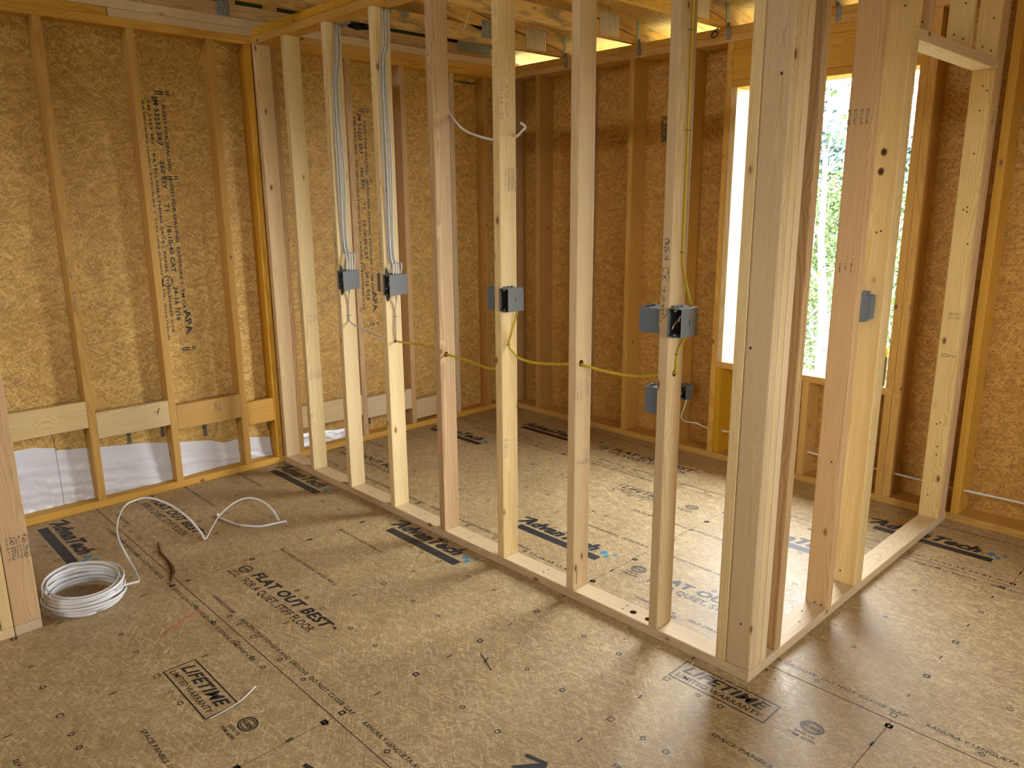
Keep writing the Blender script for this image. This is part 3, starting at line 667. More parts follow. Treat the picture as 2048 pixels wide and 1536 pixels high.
lumber('top_plate', (L-TW, TW+.001, H), (L, D, H+PT), 'y', 'gold', 'lower top plate over the short partition', 'top plate')
lumber('top_plate', (L-TW, TW+.001, H+PT), (L, D, HT), 'y', 'gold', 'upper top plate over the short partition', 'top plate')

# back wall
lumber('bottom_plate', (.002, D, 0), (RX-.01, D+TB, TH), 'x', 'gold', 'golden bottom plate along the foot of the back wall', 'bottom plate')
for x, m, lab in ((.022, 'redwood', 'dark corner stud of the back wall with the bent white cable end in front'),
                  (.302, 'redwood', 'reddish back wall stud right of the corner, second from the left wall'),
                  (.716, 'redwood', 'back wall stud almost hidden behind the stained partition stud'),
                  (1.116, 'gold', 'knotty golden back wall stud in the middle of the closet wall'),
                  (1.538, 'redwood', 'dark reddish back wall stud behind the handwritten partition stud, small box at its foot'),
                  (3.184, 'gold', 'back wall stud just right of the short partition'),
                  (3.62, 'gold', 'back wall stud a bay past the short partition, outside the right frame edge'),
                  (4.03, 'gold', 'back wall stud two bays past the short partition, outside the right frame edge')):
    lumber('wall_stud', (x, D, TH), (x+TH, D+TB, H), 'z', m, lab, 'wall stud')
lumber('top_plate', (.002, D, H), (RX-.01, D+TB, H+PT), 'x', 'gold', 'lower top plate along the back wall', 'top plate')
lumber('top_plate', (.006, D, H+PT), (RX-.01, D+TB, HT), 'x', 'gold', 'upper top plate along the back wall, roof trusses resting on it', 'top plate')
lumber('king_stud', (1.793, D, TH), (1.8305, D+TB, H), 'z', 'gold', 'full height stud left of the window opening', 'wall stud')
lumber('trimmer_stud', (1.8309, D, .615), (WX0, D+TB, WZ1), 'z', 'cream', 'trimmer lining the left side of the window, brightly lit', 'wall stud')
lumber('trimmer_stud', (WX1, D, .615), (2.8536, D+TB, WZ1), 'z', 'gold', 'trimmer lining the right side of the window', 'wall stud')
lumber('king_stud', (2.854, D, TH), (2.892, D+TB, H), 'z', 'gold', 'full height knotty stud right of the window opening', 'wall stud')
lumber('rough_sill', (1.8309, D, .576), (2.8536, D+TB, .6148), 'x', 'gold', 'flat sill board under the window opening', 'window sill')
for x, lab in ((1.8309, 'short stud under the left end of the window sill'), (2.378, 'short stud under the middle of the window sill'), (2.700, 'short stud under the right part of the window sill'), (WX1, 'short stud under the right end of the window sill')):
    lumber('cripple_stud', (x, D, TH), (x+.037, D+TB, .576), 'z', 'gold', lab, 'cripple stud')
lumber('window_header', (1.8309, D, 2.2055), (2.8536, D+TB, 2.366), 'x', 'gold', 'deep header beam with bold wavy grain over the window', 'header')
lumber('header_board', (1.8309, D, WZ1), (2.8536, D+TB, 2.205), 'x', 'gold', 'flat board under the window header', 'header')
lumber('header_board', (1.8309, D, 2.3665), (2.8536, D+TB, H), 'x', 'gold', 'flat board between the window header and the top plates', 'header')

# framing of another partition at the left edge of the frame
lumber('bottom_plate', (.002, -1.677, 0), (1.122, -1.588, TH), 'x', 'pale', 'bottom plate whose end grain faces the room at the left edge, beside the cable coil', 'bottom plate')
lumber('bottom_plate', (1.033, -2.9, 0), (1.122, -1.679, TH), 'y', 'pale', 'bottom plate continuing out of the frame at the lower left corner', 'bottom plate')
def mkP(bm):
    x = 1.1205+e
    for y0 in (-1.602, -1.640): put_text(bm, 'PRS STUD', (x, y0-.006, .385), UZ*-1, UY*1, .09, .014, 1, .03); put_text(bm, 'S-DRY SPF KD-HT', (x, y0+.010, .385), -UZ, UY, .09, .006, 1, .03); put_text(bm, 'PRS STUD WOOD', (x, y0-.018, .385), -UZ, UY, .09, .006, 1, .03)
    for k in range(4): put_line(bm, (x, -1.665+k*.02, .60), (x, -1.665+k*.02, .64), UX, .002, 2)
lumber('wall_stud', (1.0825, -1.677, TH), (1.1205, -1.588, H), 'z', 'pink', 'pinkish stud at the left edge with upright black stamps, cable coil at its foot', 'wall stud', marks=mkP)
lumber('wall_stud', (1.033, -1.717, TH), (1.1205, -1.679, H), 'z', 'cream', 'pale stud at the extreme lower left, edge-on beside the stamped stud', 'wall stud')
lumber('wall_stud', (1.033, -1.757, TH), (1.1205, -1.719, H), 'z', 'cream', 'pale stud cut by the left frame edge at the bottom', 'wall stud')

# ------------------------------------------------------------------ roof trusses
def teeth(bm, lo, hi, rows, cols, mat=0):
    # punched steel plate as one relief surface: columns of barbs
    ny, nz = cols*4, rows*4; G = []
    for i in range(nz+1):
        row = []
        for j in range(ny+1):
            y = lo[1]+(hi[1]-lo[1])*j/ny; z = lo[2]+(hi[2]-lo[2])*i/nz
            hgt = (.0026 if (j % 4) in (1, 2) and 0 < i < nz else 0)*(1 if (i % 4) in (1, 2) else .35)
            row.append(bm.verts.new((hi[0]+.0002+hgt, y, z)))
        G.append(row)
    for a, b in zip(G, G[1:]):
        for j in range(ny): bm.faces.new((a[j], a[j+1], b[j+1], b[j])).material_index = mat
    bmesh.ops.delete(bm, geom=[f for f in bm.faces if len(f.verts) == 4 and abs(f.normal.x) > 2], context='FACES')
def truss(xr, label, y_near=FY+.1, webs=()):
    t = empty('roof_truss', (xr-.019, D, HT)); tag(t, label, 'roof truss', None)
    base = Vector(t.location); x0, x1 = xr-TH, xr
    def part(name, pts, mat, lab=None):
        """pts in (y,z)"""
        c = (Vector((x0, *pts[0]))+Vector((x0, *pts[-1])))/2
        d = Vector((0, pts[1][0]-pts[0][0], pts[1][1]-pts[0][1])); ang = math.atan2(d.z, d.y)
        R = Matrix.Rotation(ang-math.pi/2, 4, 'X'); c = Vector((xr-.019, pts[0][0], pts[0][1]))
        bm = bmesh.new(); add_prism(bm, [(x0, y, z) for y, z in pts], (TH, 0, 0))
        bmesh.ops.transform(bm, matrix=R.inverted() @ Matrix.Translation(-c), verts=bm.verts)
        o = obj(name, bm, M[mat], t, c-base, R.to_euler()); return o
    z0 = HT+.001; yb = D+TB
    # heel: bottom chord cut to the slope of the top chord
    top = lambda y: zr(y)-.089
    yj = 1.52
    part('bottom_chord', [(y_near, z0), (yb, z0), (yb, top(yb)), (yj, z0+.089), (y_near, z0+.089)], 'truss')
    part('top_chord', [(y_near, top(y_near)), (2.56, top(2.56)), (2.56, zr(2.56)-.001), (y_near, zr(y_near)-.001)], 'truss')
    for (ya, yc) in webs:
        za, zc = z0+.089, top(yc); d = Vector((0, yc-ya, zc-za)).normalized(); n = Vector((0, -d.z, d.y))*.04
        part('web', [(ya-n.y, za-n.z), (yc-n.y, zc-n.z), (yc+n.y, zc+n.z), (ya+n.y, za+n.z)], 'truss')
    bm = bmesh.new(); lo = (xr, 1.565, z0+.012); hi = (xr+.0012, 1.745, z0+.135); teeth(bm, lo, hi, 13, 9)
    bmesh.ops.transform(bm, matrix=Matrix.Translation(-base), verts=bm.verts)
    obj('truss_plate', bm, M['steel'], t)
    if webs:
        bm = bmesh.new(); yw = webs[0][0]; lo = (xr, yw-.09, z0+.03); hi = (xr+.0012, yw+.05, z0+.13); teeth(bm, lo, hi, 8, 8)
        bmesh.ops.transform(bm, matrix=Matrix.Translation(-base), verts=bm.verts)
        obj('truss_plate', bm, M['dullsteel'], t)
    return t
def tie(x, lab):
    """hurricane tie: twisted strap from the truss down onto the plates"""
    bm = bmesh.new()
    add_box(bm, (x+.001, D-.004-.0, HT+.03), (x+.003, D+.022, HT+.135))
    add_box(bm, (x-.004+.012, D-.003, HT-.068), (x+.036, D-.0008, HT-.002))
    vs = [bm.verts.new(p) for p in ((x+.001, D-.004, HT+.034), (x+.001, D+.020, HT+.034), (x+.036, D-.003, HT-.004), (x+.008, D-.003, HT-.004))]
    bm.faces.new(vs); o = obj('hurricane_tie', bm, M['dullsteel']); tag(o, lab, 'metal tie')
    for z in (.05, .08, .115): sb = bmesh.new(); bmesh.ops.create_cone(sb, cap_ends=True, segments=8, radius1=.003, radius2=.003, depth=.002, matrix=Matrix.Translation((x+.004, D+.008, HT+z)) @ Matrix.Rotation(math.radians(90), 4, 'Y')); obj('nail', sb, M['staple'], o)
TX = [.566, 1.165, 1.775, 2.385, 2.995, 3.6]
labs = ['roof truss nearest the left wall above the closet, grey mould stain on its chord', 'roof truss second from the left wall, dark smudge on its chord',
        'roof truss resting on the back wall just left of the window', 'roof truss resting above the middle of the window header',
        'roof truss above the right end of the window, mostly off the frame', 'roof truss right of the short partition, above the frame']
webs = [((1.28, -.2),), ((.1, 1.05),), ((.9, -.4),), (), (), ()]
for x, l, w in zip(TX, labs, webs): truss(x, l, webs=w)
for x, l in zip(TX[:4], ('metal strap tie on the back wall plate, nearest the corner', 'metal strap tie on the back wall plate, second from the corner', 'metal strap tie beside the black wire loop above the window header', 'metal strap tie above the window between the two tall posts')): tie(x, l)
# gable truss standing on the left wall
gt = empty('gable_truss', (-.07, 0, HT+PT)); tag(gt, 'dark gable truss standing on the left wall plates with upright members', 'roof truss')
GZ = HT+PT+.006
def gpart(name, lo, hi, axis, mat): 
    o = lumber(name, lo, hi, axis, mat, None, None); o.parent = gt; o.location = o.location-gt.location; return o
gpart('bottom_chord', (-.072, -4, GZ), (-.034, D+TB, GZ+.075), 'y', 'brown')
for y in (-.405, -.13, .115, .8, 1.3): gpart('upright', (-.070, y, GZ+.075 if y not in (-.405,) else GZ+.075), (-.032, y+.072, zr(y)-.08), 'z', 'gold' if y != -.13 else 'brown')
bm = bmesh.new(); teeth(bm, (-.03, -.165, GZ), (-.03, -.10, GZ+.10), 6, 5)
o = obj('truss_plate', bm, M['dullsteel'], gt); o.location = -gt.location
bm = bmesh.new(); teeth(bm, (-.026, 1.50, GZ+.03), (-.026, 1.80, GZ+.10), 3, 14)
o = obj('truss_plate', bm, M['dullsteel'], gt); o.location = -gt.location

# round metal light housing between the trusses
hx, hy, hz = .28, .55, HT+.045
hs_ = empty('recessed_light_housing', (hx, hy, hz)); tag(hs_, 'dark round recessed light housing between the first trusses above the partition', 'light fitting')
bm = bmesh.new(); bmesh.ops.create_cone(bm, cap_ends=False, segments=28, radius1=.075, radius2=.075, depth=.11, matrix=Matrix.Translation((0, 0, .055))); bmesh.ops.create_cone(bm, cap_ends=True, segments=28, radius1=.075, radius2=.075, depth=.002, matrix=Matrix.Translation((0, 0, .11)))
obj('can', bm, M['black'], hs_)
bm = bmesh.new(); put_ring(bm, (0, 0, 0), UX, UY, .090, .016, 0, 28); bmesh.ops.solidify(bm, geom=bm.faces[:], thickness=.003); obj('rim', bm, M['dullsteel'], hs_)
bm = bmesh.new(); add_box(bm, (-.17, .05, .01), (.34, .07, .03)); obj('hanger_bar', bm, M['dullsteel'], hs_); bm = bmesh.new(); add_box(bm, (-.17, -.07, .01), (.34, -.05, .03)); obj('hanger_bar', bm, M['dullsteel'], hs_)
bm = bmesh.new(); add_box(bm, (.09, -.05, .01), (.19, .05, .09), 0, .004); obj('junction_box', bm, M['dullsteel'], hs_)

# ------------------------------------------------------------------ electrical boxes
def ebox(x, y, z, w, h, d, label, facing=-1, side=1, mat='grey', ears=False, logo=True, wires=0, axis='y'):
    """box mounted on a stud. open face towards facing*Y, width w along X, back d deep"""
    t = empty('electrical_box', (x, y, z)); tag(t, label, 'electrical box')
    th = .0022; bm = bmesh.new()
    y0, y1 = (0, d) if facing < 0 else (-d, 0)
    ch = .012
    def prof(i): # side outline with chamfered back corners
        return i
    add_box(bm, (0, y0, 0), (th, y1, h)); add_box(bm, (w-th, y0, 0), (w, y1, h), 0, .0008, 1)
    add_box(bm, (th, y0, 0), (w-th, y1, th)); add_box(bm, (th, y0, h-th), (w-th, y1, h))
    yb0, yb1 = (y1-th, y1) if facing < 0 else (y0, y0+th)
    add_box(bm, (th, yb0, th), (w-th, yb1, h-th), 0)
    sh_ = obj('shell', bm, M[mat], t)
    if ears:   # pointed bracket flange above and below
        yy = .014 if facing < 0 else -.014
        for s, zz in ((1, h), (-1, 0)):
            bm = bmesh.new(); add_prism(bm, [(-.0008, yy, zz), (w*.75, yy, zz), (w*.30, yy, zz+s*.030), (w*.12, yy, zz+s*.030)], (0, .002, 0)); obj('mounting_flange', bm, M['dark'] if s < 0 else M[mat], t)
    for zz in (.004, h-.011):
        bm = bmesh.new(); add_box(bm, (w/2-.005, (.002 if facing < 0 else -.010), zz), (w/2+.005, (.012 if facing < 0 else -.002), zz+.007), 0, .001, 1); obj('screw_boss', bm, M[mat], sh_)
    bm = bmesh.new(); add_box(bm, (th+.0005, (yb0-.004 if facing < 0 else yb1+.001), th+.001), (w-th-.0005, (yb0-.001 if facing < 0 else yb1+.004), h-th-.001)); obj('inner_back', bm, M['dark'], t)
    for k in range(3):
        yk = (y0+.018+.02*k)
        for zz in (h, -.006):
            bm = bmesh.new(); add_box(bm, (.006, yk, zz), (.016, yk+.012, zz+.006), 0, .001, 1); obj('nail_lug', bm, M[mat], sh_)
    if side > 0 and logo:
        bm = bmesh.new(); yc = (y0+y1)/2; add_prism(bm, [(w, yc-.003, h*.40), (w, yc+.003, h*.50), (w, yc, h*.64), (w, yc-.004, h*.52)], (.0006, 0, 0)); obj('maker_mark', bm, M['dark'], sh_)
    for k in range(wires):
        bm = bmesh.new(); r = random.Random(k+int(x*100)); xa = w*(.3+.18*k); 
        pts = smooth_path([(xa, d-.01, h*.8), (xa+r.uniform(-.006, .006), d*.5, h*.6), (w*(.35+.12*k), .02, h*(.5+.08*k)), (w*(.3+.15*k), .006, h*(.28+.1*k))], 6)
        add_sweep(bm, pts, .0035, .0035, None, 0, 6); obj('wire', bm, M[('white', 'black', 'copper', 'white')[k % 4]], t)
    return t
ebox(XR[1]+.001, -.012, 1.126, .054, .094, .098, 'grey box on the stud with the left cable bundle, black switch wires inside', ears=True, logo=False, wires=3)
ebox(XR[2]+.001, -.012, 1.129, .054, .097, .104, 'grey box with copper and white wires on the stud with the second cable bundle', ears=True, logo=False, wires=4)
ebox(XR[2]-TH-.046, .10, 1.138, .045, .088, .086, 'dark grey box half hidden left of the second cable stud', facing=1, mat='grey', logo=False)
ebox(XR[4]+.001, -.012, 1.128, .054, .093, .088, 'empty grey box with yellow cable leaving its bottom, centre of the partition')
ebox(XR[4]-TH-.056, .10, 1.127, .055, .090, .090, 'blue-grey box back seen left of the centre partition stud', facing=1, mat='bluegrey', logo=False)
ebox(XR[6]+.001, -.012, 1.121, .055, .095, .095, 'grey box with white wires on the handwritten stud, yellow cable above and below', wires=4)
ebox(XR[6]-TH-.090, .10, 1.122, .089, .084, .090, 'wide blue-grey double box back, left of the handwritten stud', facing=1, mat='bluegrey', logo=False)
ebox(XR[6]-TH-.056, .10, .842, .055, .092, .090, 'lower blue-grey box back, left of the handwritten stud', facing=1, mat='bluegrey', logo=False)
ebox(1.578, D-.012, .337, .056, .088, .080, 'small grey box low on the back wall behind the handwritten stud', wires=2)
# box on the king stud, open towards the closet
t = empty('electrical_box', (L-.030, .824, 1.126)); tag(t, 'thin grey box on the king stud with dark knots, in front of the window', 'electrical box')
bm = bmesh.new()
add_prism(bm, [(0, -.0, 0), (0, 0, .088), (-.02, 0, .088), (-.02, 0, .10), (-.105, 0, .10), (-.105, 0, -.012), (-.02, 0, -.012), (-.02, 0, 0)][::-1], (0, -.042, 0))
obj('shell', bm, M['bluegrey'], t)
bm = bmesh.new(); put_ring(bm, (-.03, -.0425, .045), UX, UZ, .008, .003, 0, 12)
for z in (.088, -.006): add_box(bm, (-.075, -.044, z), (-.03, -.042, z+.008))
obj('knockout', bm, M['grey'], t)

# ------------------------------------------------------------------ cables
def cable(name, pts, label, cat, mat='white', w=.0105, h=.0048, flat=None, group=None, parent=None, n=8):
    bm = bmesh.new(); add_sweep(bm, smooth_path(pts, n), w, h, flat, 0, 10)
    o = obj(name, bm, M[mat], parent)
    if label: tag(o, label, cat, group)
    return o
GA, GB = 'white cables stapled to the left cable stud', 'white cables stapled to the second cable stud'
def bundle(x, ys, ytop, z_st, zbox, lab, grp, which):
    for k, (y, yt) in enumerate(zip(ys, ytop)):
        off = .0032+.0060*(k % 2)
        pts = [(x+off+.001, yt, H-.002), (x+off+.012, yt*.5+y*.5, 2.25), (x+off, y, z_st[0]), (x+off+.003, y+.004*(k-1.5), (z_st[0]+z_st[1])/2), (x+off, y, z_st[1]+.0), (x+off+.012, y+.012+.006*k, z_st[1]-.05), (x+.030, .030+.014*k, zbox)]
        cable('electrical_cable', pts, '%s, %s' % (which[k], lab), 'cable', flat=(0, 1, 0), w=.0092, h=.005, mat='white_shaded')
W4 = ('leftmost white cable of the bundle', 'second white cable of the bundle', 'third white cable of the bundle', 'rightmost white cable of the bundle')
bundle(XR[1], (.026, .034, .043, .052), (.056, .062, .072, .078), (2.10, 1.352), 1.219, 'running down the left cable stud to its box', GA, W4)
bundle(XR[2], (.026, .034, .044, .053), (.054, .062, .071, .080), (2.158, 1.325), 1.225, 'running down the second cable stud to its box', GB, W4)
cable('electrical_cable', [(XR[1]+.02, .045, 1.127), (XR[1]+.006, .045, 1.06), (XR[1]+.005, .043, .984), (XR[1]+.02, .044, .947), (.912, .046, .918), (1.07, .048, .898), (XR[2]-TH-.002, .048, .897)],
      'white cable drooping from the left grey box to a hole in the next stud', 'cable')
cable('electrical_cable', [(XR[2]+.020, .052, 1.129), (XR[2]+.006, .053, 1.06), (XR[2]+.005, .052, 1.02), (XR[2]+.007, .050, .96), (XR[2]+.004, .049, .905)],
      'short white cable dropping from the second grey box to the hole below', 'cable')
cable('yellow_cable', [(XR[2]+.001, .048, .897), (1.25, .047, .899), (1.375, .046, .904), (1.50, .040, .898), (XR[3]-.019, .036, .889), (1.65, .040, .884), (1.735, .045, .877), (1.84, .05, .862), (1.90, .055, .872), (1.935, .06, .93), (1.938, .06, 1.05), (1.93, .06, 1.13)],
      'yellow cable from the second cable stud through the streaked stud to the centre box', 'cable', 'yellow', .0108, .0058)
cable('yellow_cable', [(XR[4]+.03, .066, 1.13), (XR[4]+.012, .050, 1.045), (XR[4]+.006, .038, .985), (2.012, .042, .955), (2.05, .044, .934), (2.13, .045, .928), (2.25, .04, .94), (2.355, .031, .957), (XR[5]+.003, .030, .960), (2.52, .038, .950), (2.63, .044, .952), (2.73, .044, .972), (XR[6]-.02, .043, .986), (XR[6]+.004, .044, .997), (XR[6]+.005, .048, 1.054), (XR[6]+.014, .066, 1.10), (XR[6]+.03, .072, 1.122)],
      'yellow cable looping from the centre box through two studs up to the handwritten stud box', 'cable', 'yellow', .0108, .0058)
cable('yellow_cable', [(XR[6]+.004, .056, H-.003), (XR[6]+.004, .055, 2.155), (XR[6]+.004, .055, 1.776), (XR[6]+.004, .055, 1.401), (XR[6]+.008, .066, 1.32), (XR[6]+.03, .080, 1.216)],
      'yellow cable running up the handwritten stud to the ceiling', 'cable', 'yellow', .0108, .0058)
cable('yellow_cable', [(XR[6]-TH-.006, .02, 1.30), (XR[6]-TH-.004, .012, 1.22), (XR[6]-TH-.003, .010, 1.16), (XR[6]-TH-.006, .018, 1.10)],
      'short piece of yellow cable between the double box and the handwritten stud', 'cable', 'yellow', .0108, .0058)
cable('electrical_cable', [(1.545, .09, 1.985), (1.555, .095, 1.96), (1.588, .1, 1.912), (1.653, .1, 1.862), (1.732, .1, 1.831), (1.84, .1, 1.807), (1.92, .1, 1.803), (1.985, .1, 1.812), (2.012, .1, 1.829), (2.030, .1, 1.838), (2.024, .1, 1.848), (2.003, .1, 1.860)],
      'loose white cable hanging between the streaked stud and the centre stud, bent at its end', 'cable')
cable('electrical_cable', [(1.617, D+.03, .337), (1.606, D+.03, .30), (1.594, D+.03, .26), (1.580, D+.03, .21), (1.60, D+.03, .187), (1.64, D+.03, .186), (1.69, D+.03, .190), (1.73, D+.035, .18), (1.795, D+.04, .165)],
      'thin white cable curling down from the small back wall box', 'cable', w=.008, h=.004)
cable('electrical_cable', [(1.86, D+.045, .175), (2.0, D+.045, .176), (2.15, D+.045, .175), (2.45, D+.045, .165), (2.7, D+.045, .162), (2.95, D+.045, .157), (3.16, D+.045, .153), (3.35, D+.045, .157), (3.8, D+.045, .16)],
      'long white cable threaded low through the back wall studs under the window', 'cable', w=.0105, h=.006, flat=(0, 0, 1))
def staple(p, n, u, lab):
    bm = bmesh.new(); p = Vector(p); n = Vector(n); u = Vector(u)
    a = [p-u*.009, p-u*.009+n*.010, p+u*.009+n*.010, p+u*.009]; add_sweep(bm, a, .0022, .0022, None, 0, 6)
    tag(obj('cable_staple', bm, M['staple']), lab, 'staple', None)
for p, lab in (((XR[1], .039, 2.10), 'top staple on the left cable stud'), ((XR[1], .038, 1.352), 'staple just above the box on the left cable stud'), ((XR[1], .043, .984), 'staple below the box on the left cable stud'),
               ((XR[2], .040, 2.158), 'top staple on the second cable stud'), ((XR[2], .038, 1.84), 'middle staple on the second cable stud'), ((XR[2], .040, 1.325), 'staple just above the box on the second cable stud'), ((XR[2], .052, 1.02), 'staple below the box on the second cable stud'),
               ((XR[4], .038, .985), 'staple holding the yellow cable under the centre box'), ((XR[6], .049, 2.069), 'upper staple on the vertical yellow cable'), ((XR[6], .056, 1.776), 'middle staple on the vertical yellow cable'), ((XR[6], .055, 1.395), 'lower staple on the vertical yellow cable above the box'), ((XR[6], .048, 1.054), 'staple between box and hole on the handwritten stud')):
    staple(p, (1, 0, 0), (0, 1, 0), lab)

# coil of white cable on the floor with its long free end
cc = Vector((1.012, -1.408, 0)); ct = empty('cable_coil', cc); tag(ct, 'coil of flat white electrical cable lying on the subfloor beside the stamped stud', 'cable coil')
rng = random.Random(5); pts = []
turns = 13
for k in range(turns*28+1):
    a = 2*math.pi*k/28; tn = k/28
    lay = tn % 6.5; up_ = (int(tn/6.5) % 2)
    zz = .009+(.0128*(lay if not up_ else 6.5-lay)); r = .140+.007*math.sin(tn*1.9)+.012*up_+.004*math.sin(a*2+tn)
    tilt = .010*math.sin(a+.8*tn)
    pts.append((r*1.04*math.cos(a), r*.93*math.sin(a), max(.006, zz+tilt*(zz/.08))))
bm = bmesh.new(); add_sweep(bm, pts, .0140, .0062, lambda s, p, t: Vector((.15*math.sin(40*s), 0, 1)), 0, 10); obj('windings', bm, M['white'], ct)
TAIL = [(1.135, -1.33, .062), (1.118, -1.285, .060), (1.090, -1.240, .045), (1.056, -1.215, .03), (.967, -1.197, .03), (.888, -1.196, .06), (.815, -1.203, .12), (.739, -1.188, .15), (.674, -1.156, .18), (.602, -1.105, .2),
        (.563, -1.048, .2), (.581, -.986, .2), (.66, -.925, .17), (.748, -.882, .12), (.780, -.842, .045), (.790, -.826, .006), (.752, -.775, .035), (.732, -.722, .08), (.727, -.64, .12), (.744, -.574, .13), (.787, -.526, .11), (.833, -.499, .07), (.852, -.478, .012)]
bm = bmesh.new(); add_sweep(bm, smooth_path([Vector(p)-cc for p in TAIL], 6), .0125, .0058, lambda s, p, t: Vector((.5, .3, 1)), 0, 10); obj('free_end', bm, M['white'], ct)
cable('electrical_cable', [(.536, -.652, .006), (.56, -.668, .006), (.635, -.661, .006), (.748, -.635, .006), (.836, -.572, .006), (.862, -.50, .008), (.880, -.452, .010)], 'curved white cable offcut on the floor under the tip of the loose cable end', 'cable', w=.0125, h=.0058, flat=(0, 0, 1))
cable('wire_offcut', [(2.096, -1.359, .003), (2.095, -1.30, .006), (2.085, -1.25, .008), (2.042, -1.18, .004)], 'short white wire offcut across the boxed warranty print', 'wire', w=.0035, h=.0035)
cable('wire_offcut', [(1.495, -1.271, .002), (1.455, -1.19, .003), (1.425, -1.101, .002)], 'thin red wire offcut lying across the floor seam', 'wire', 'red', w=.0028, h=.0028)
bm = bmesh.new(); prev = None
for (x, y, w) in ((.661, -.999, .002), (.735, -1.02, .005), (.80, -1.035, .007), (.86, -1.036, .005), (.911, -1.041, .006), (.97, -1.05, .009), (1.023, -1.064, .008), (1.07, -1.09, .005), (1.109, -1.105, .002)):
    a = [bm.verts.new((x-w*.6, y-w, .003)), bm.verts.new((x, y, .006+w*.4)), bm.verts.new((x+w*.6, y+w, .004))]
    if prev: bm.faces.new((prev[0], a[0], a[1], prev[1])); bm.faces.new((prev[1], a[1], a[2], prev[2]))
    prev = a
bmesh.ops.solidify(bm, geom=bm.faces[:], thickness=.0015)
tag(obj('bark_strip', bm, M['bark']), 'curled brown bark strip on the floor seam near the cable coil', 'bark strip')
bm = bmesh.new(); rng = random.Random(11)
for k in range(420):
    if k < 150: x, y = rng.uniform(.3, L+.1), rng.gauss(-.03, .03)
    elif k < 250: x, y = L+abs(rng.gauss(.03, .03)), rng.uniform(-.05, 1.8)
    elif k < 300: x, y = abs(rng.gauss(.03, .04)), rng.uniform(-1.4, 0)
    else: x, y = rng.uniform(.2, 3.9), rng.uniform(-1.6, 1.8)
    if (0 < x < L+.012 and -.012 < y < TW+.012) or (L-TW-.012 < x < L+.012 and y > 0) or (x < .01) or (y > D-.02) or (x < 1.14 and y < -1.57): continue
    r = rng.uniform(.0012, .004); a = rng.uniform(0, 6.28)
    p = Vector((x, y, .001)); u = Vector((math.cos(a), math.sin(a), 0))*r*rng.uniform(1, 2); v = Vector((-math.sin(a), math.cos(a), .2))*r*.6
    add_prism(bm, [p-u-v*.5, p+u-v*.5, p+u+v*.5, p-u+v*.5], (0, 0, .001))
tag(obj('sawdust', bm, M['chip']), 'scattered sawdust and small wood chips on the subfloor', 'sawdust', kind='stuff')

# white sheet tucked behind the left wall studs
def wrap_sheet(name, prof, label, slit=None):
    ny = 150; nz = 26; bm = bmesh.new(); rows = []
    y0, y1 = prof[0][0], prof[-1][0]
    from mathutils import noise
    def ztop(y):
        for (a, za), (b, zb) in zip(prof, prof[1:]):
            if a <= y <= b: return za+(zb-za)*(y-a)/(b-a)
        return prof[-1][1]
    for i in range(ny+1):
        y = y0+(y1-y0)*i/ny; zt = ztop(y); row = []
        for j in range(nz+1):
            t = j/nz; z = TH+.001+(zt-TH)*t
            n1 = noise.noise(Vector((y*5, z*22, 0)))*.5+noise.noise(Vector((y*14+z*6, z*9, 3)))*.3+noise.noise(Vector((y*30, z*60, 7)))*.12
            n2 = noise.noise(Vector((y*22, z*70+y*12, 1)))+.6*noise.noise(Vector((y*60, z*120, 5)))
            fold = .008*max(0, math.sin(z*55+y*9+2*n1))**3+.0035*abs(n2)+.006*max(0, math.sin((y*3+z*14)*4+3*n1))**6
            x = SX+.003+.022*(1-t)**1.5*(.6+.4*math.sin(y*6))+max(0, .009*(n1+.35))*(1-t**4)+fold*(1-t)
            row.append(bm.verts.new((max(SX+.0015, min(x, -.03)), y, z+.004*n1*t)))
        rows.append(row)
    for a, b in zip(rows, rows[1:]):
        for j in range(nz): bm.faces.new((a[j], b[j], b[j+1], a[j+1])).smooth = True
    o = obj(name, bm, M['wrap'], smooth=True); tag(o, label, 'plastic sheet'); return o
wrap_sheet('plastic_sheet', [(-1.46, .372), (-1.30, .368), (-1.206, .345)], 'short end of white plastic sheet behind the stamped stud at the left edge')
wrap_sheet('plastic_sheet', [(-1.204, .330), (-1.197, .333), (-1.06, .312), (-.999, .304), (-.8, .28), (-.649, .250), (-.579, .238), (-.402, .208), (-.36, .185), (-.331, .176), (-.247, .182), (-.161, .173), (-.042, .150)], 'long wrinkled white plastic sheet along the foot of the left wall behind the studs')
wrap_sheet('plastic_sheet', [(.145, .125), (.35, .105), (.584, .08)], 'white plastic sheet at the foot of the left wall just past the partition')

# things on and near the window
bt = empty('canister', (2.755, D+.045, .6152)); tag(bt, 'black canister with a yellow cap standing on the window sill at its right end', 'canister')
def lathe(bm, prof, n=24):
    rings = [[bm.verts.new((r*math.cos(2*math.pi*k/n), r*math.sin(2*math.pi*k/n), z)) for k in range(n)] for r, z in prof]
    for a, b in zip(rings, rings[1:]):
        for k in range(n): f = bm.faces.new((a[k], a[(k+1) % n], b[(k+1) % n], b[k])); f.smooth = True
    bm.faces.new(rings[0][::-1]); bm.faces.new(rings[-1])
bm = bmesh.new(); lathe(bm, [(.038, 0), (.040, .004), (.040, .145), (.037, .153), (.035, .156)]); obj('body', bm, M['black'], bt)
bm = bmesh.new(); lathe(bm, [(.0405, .1565), (.0405, .195), (.034, .205), (.030, .207)]); obj('cap', bm, M['cap'], bt)
cable('wire_loop', [(1.70, D-.004, HT-.01), (1.735, D-.012, HT-.022), (1.716, D-.014, HT-.045), (1.695, D-.012, HT-.040), (1.70, D-.012, HT-.018), (1.74, D-.010, HT+.004), (1.775, D-.004, HT+.012)], 'small loop of black wire hanging on the back wall plate above the window', 'wire', 'black', w=.006, h=.006)
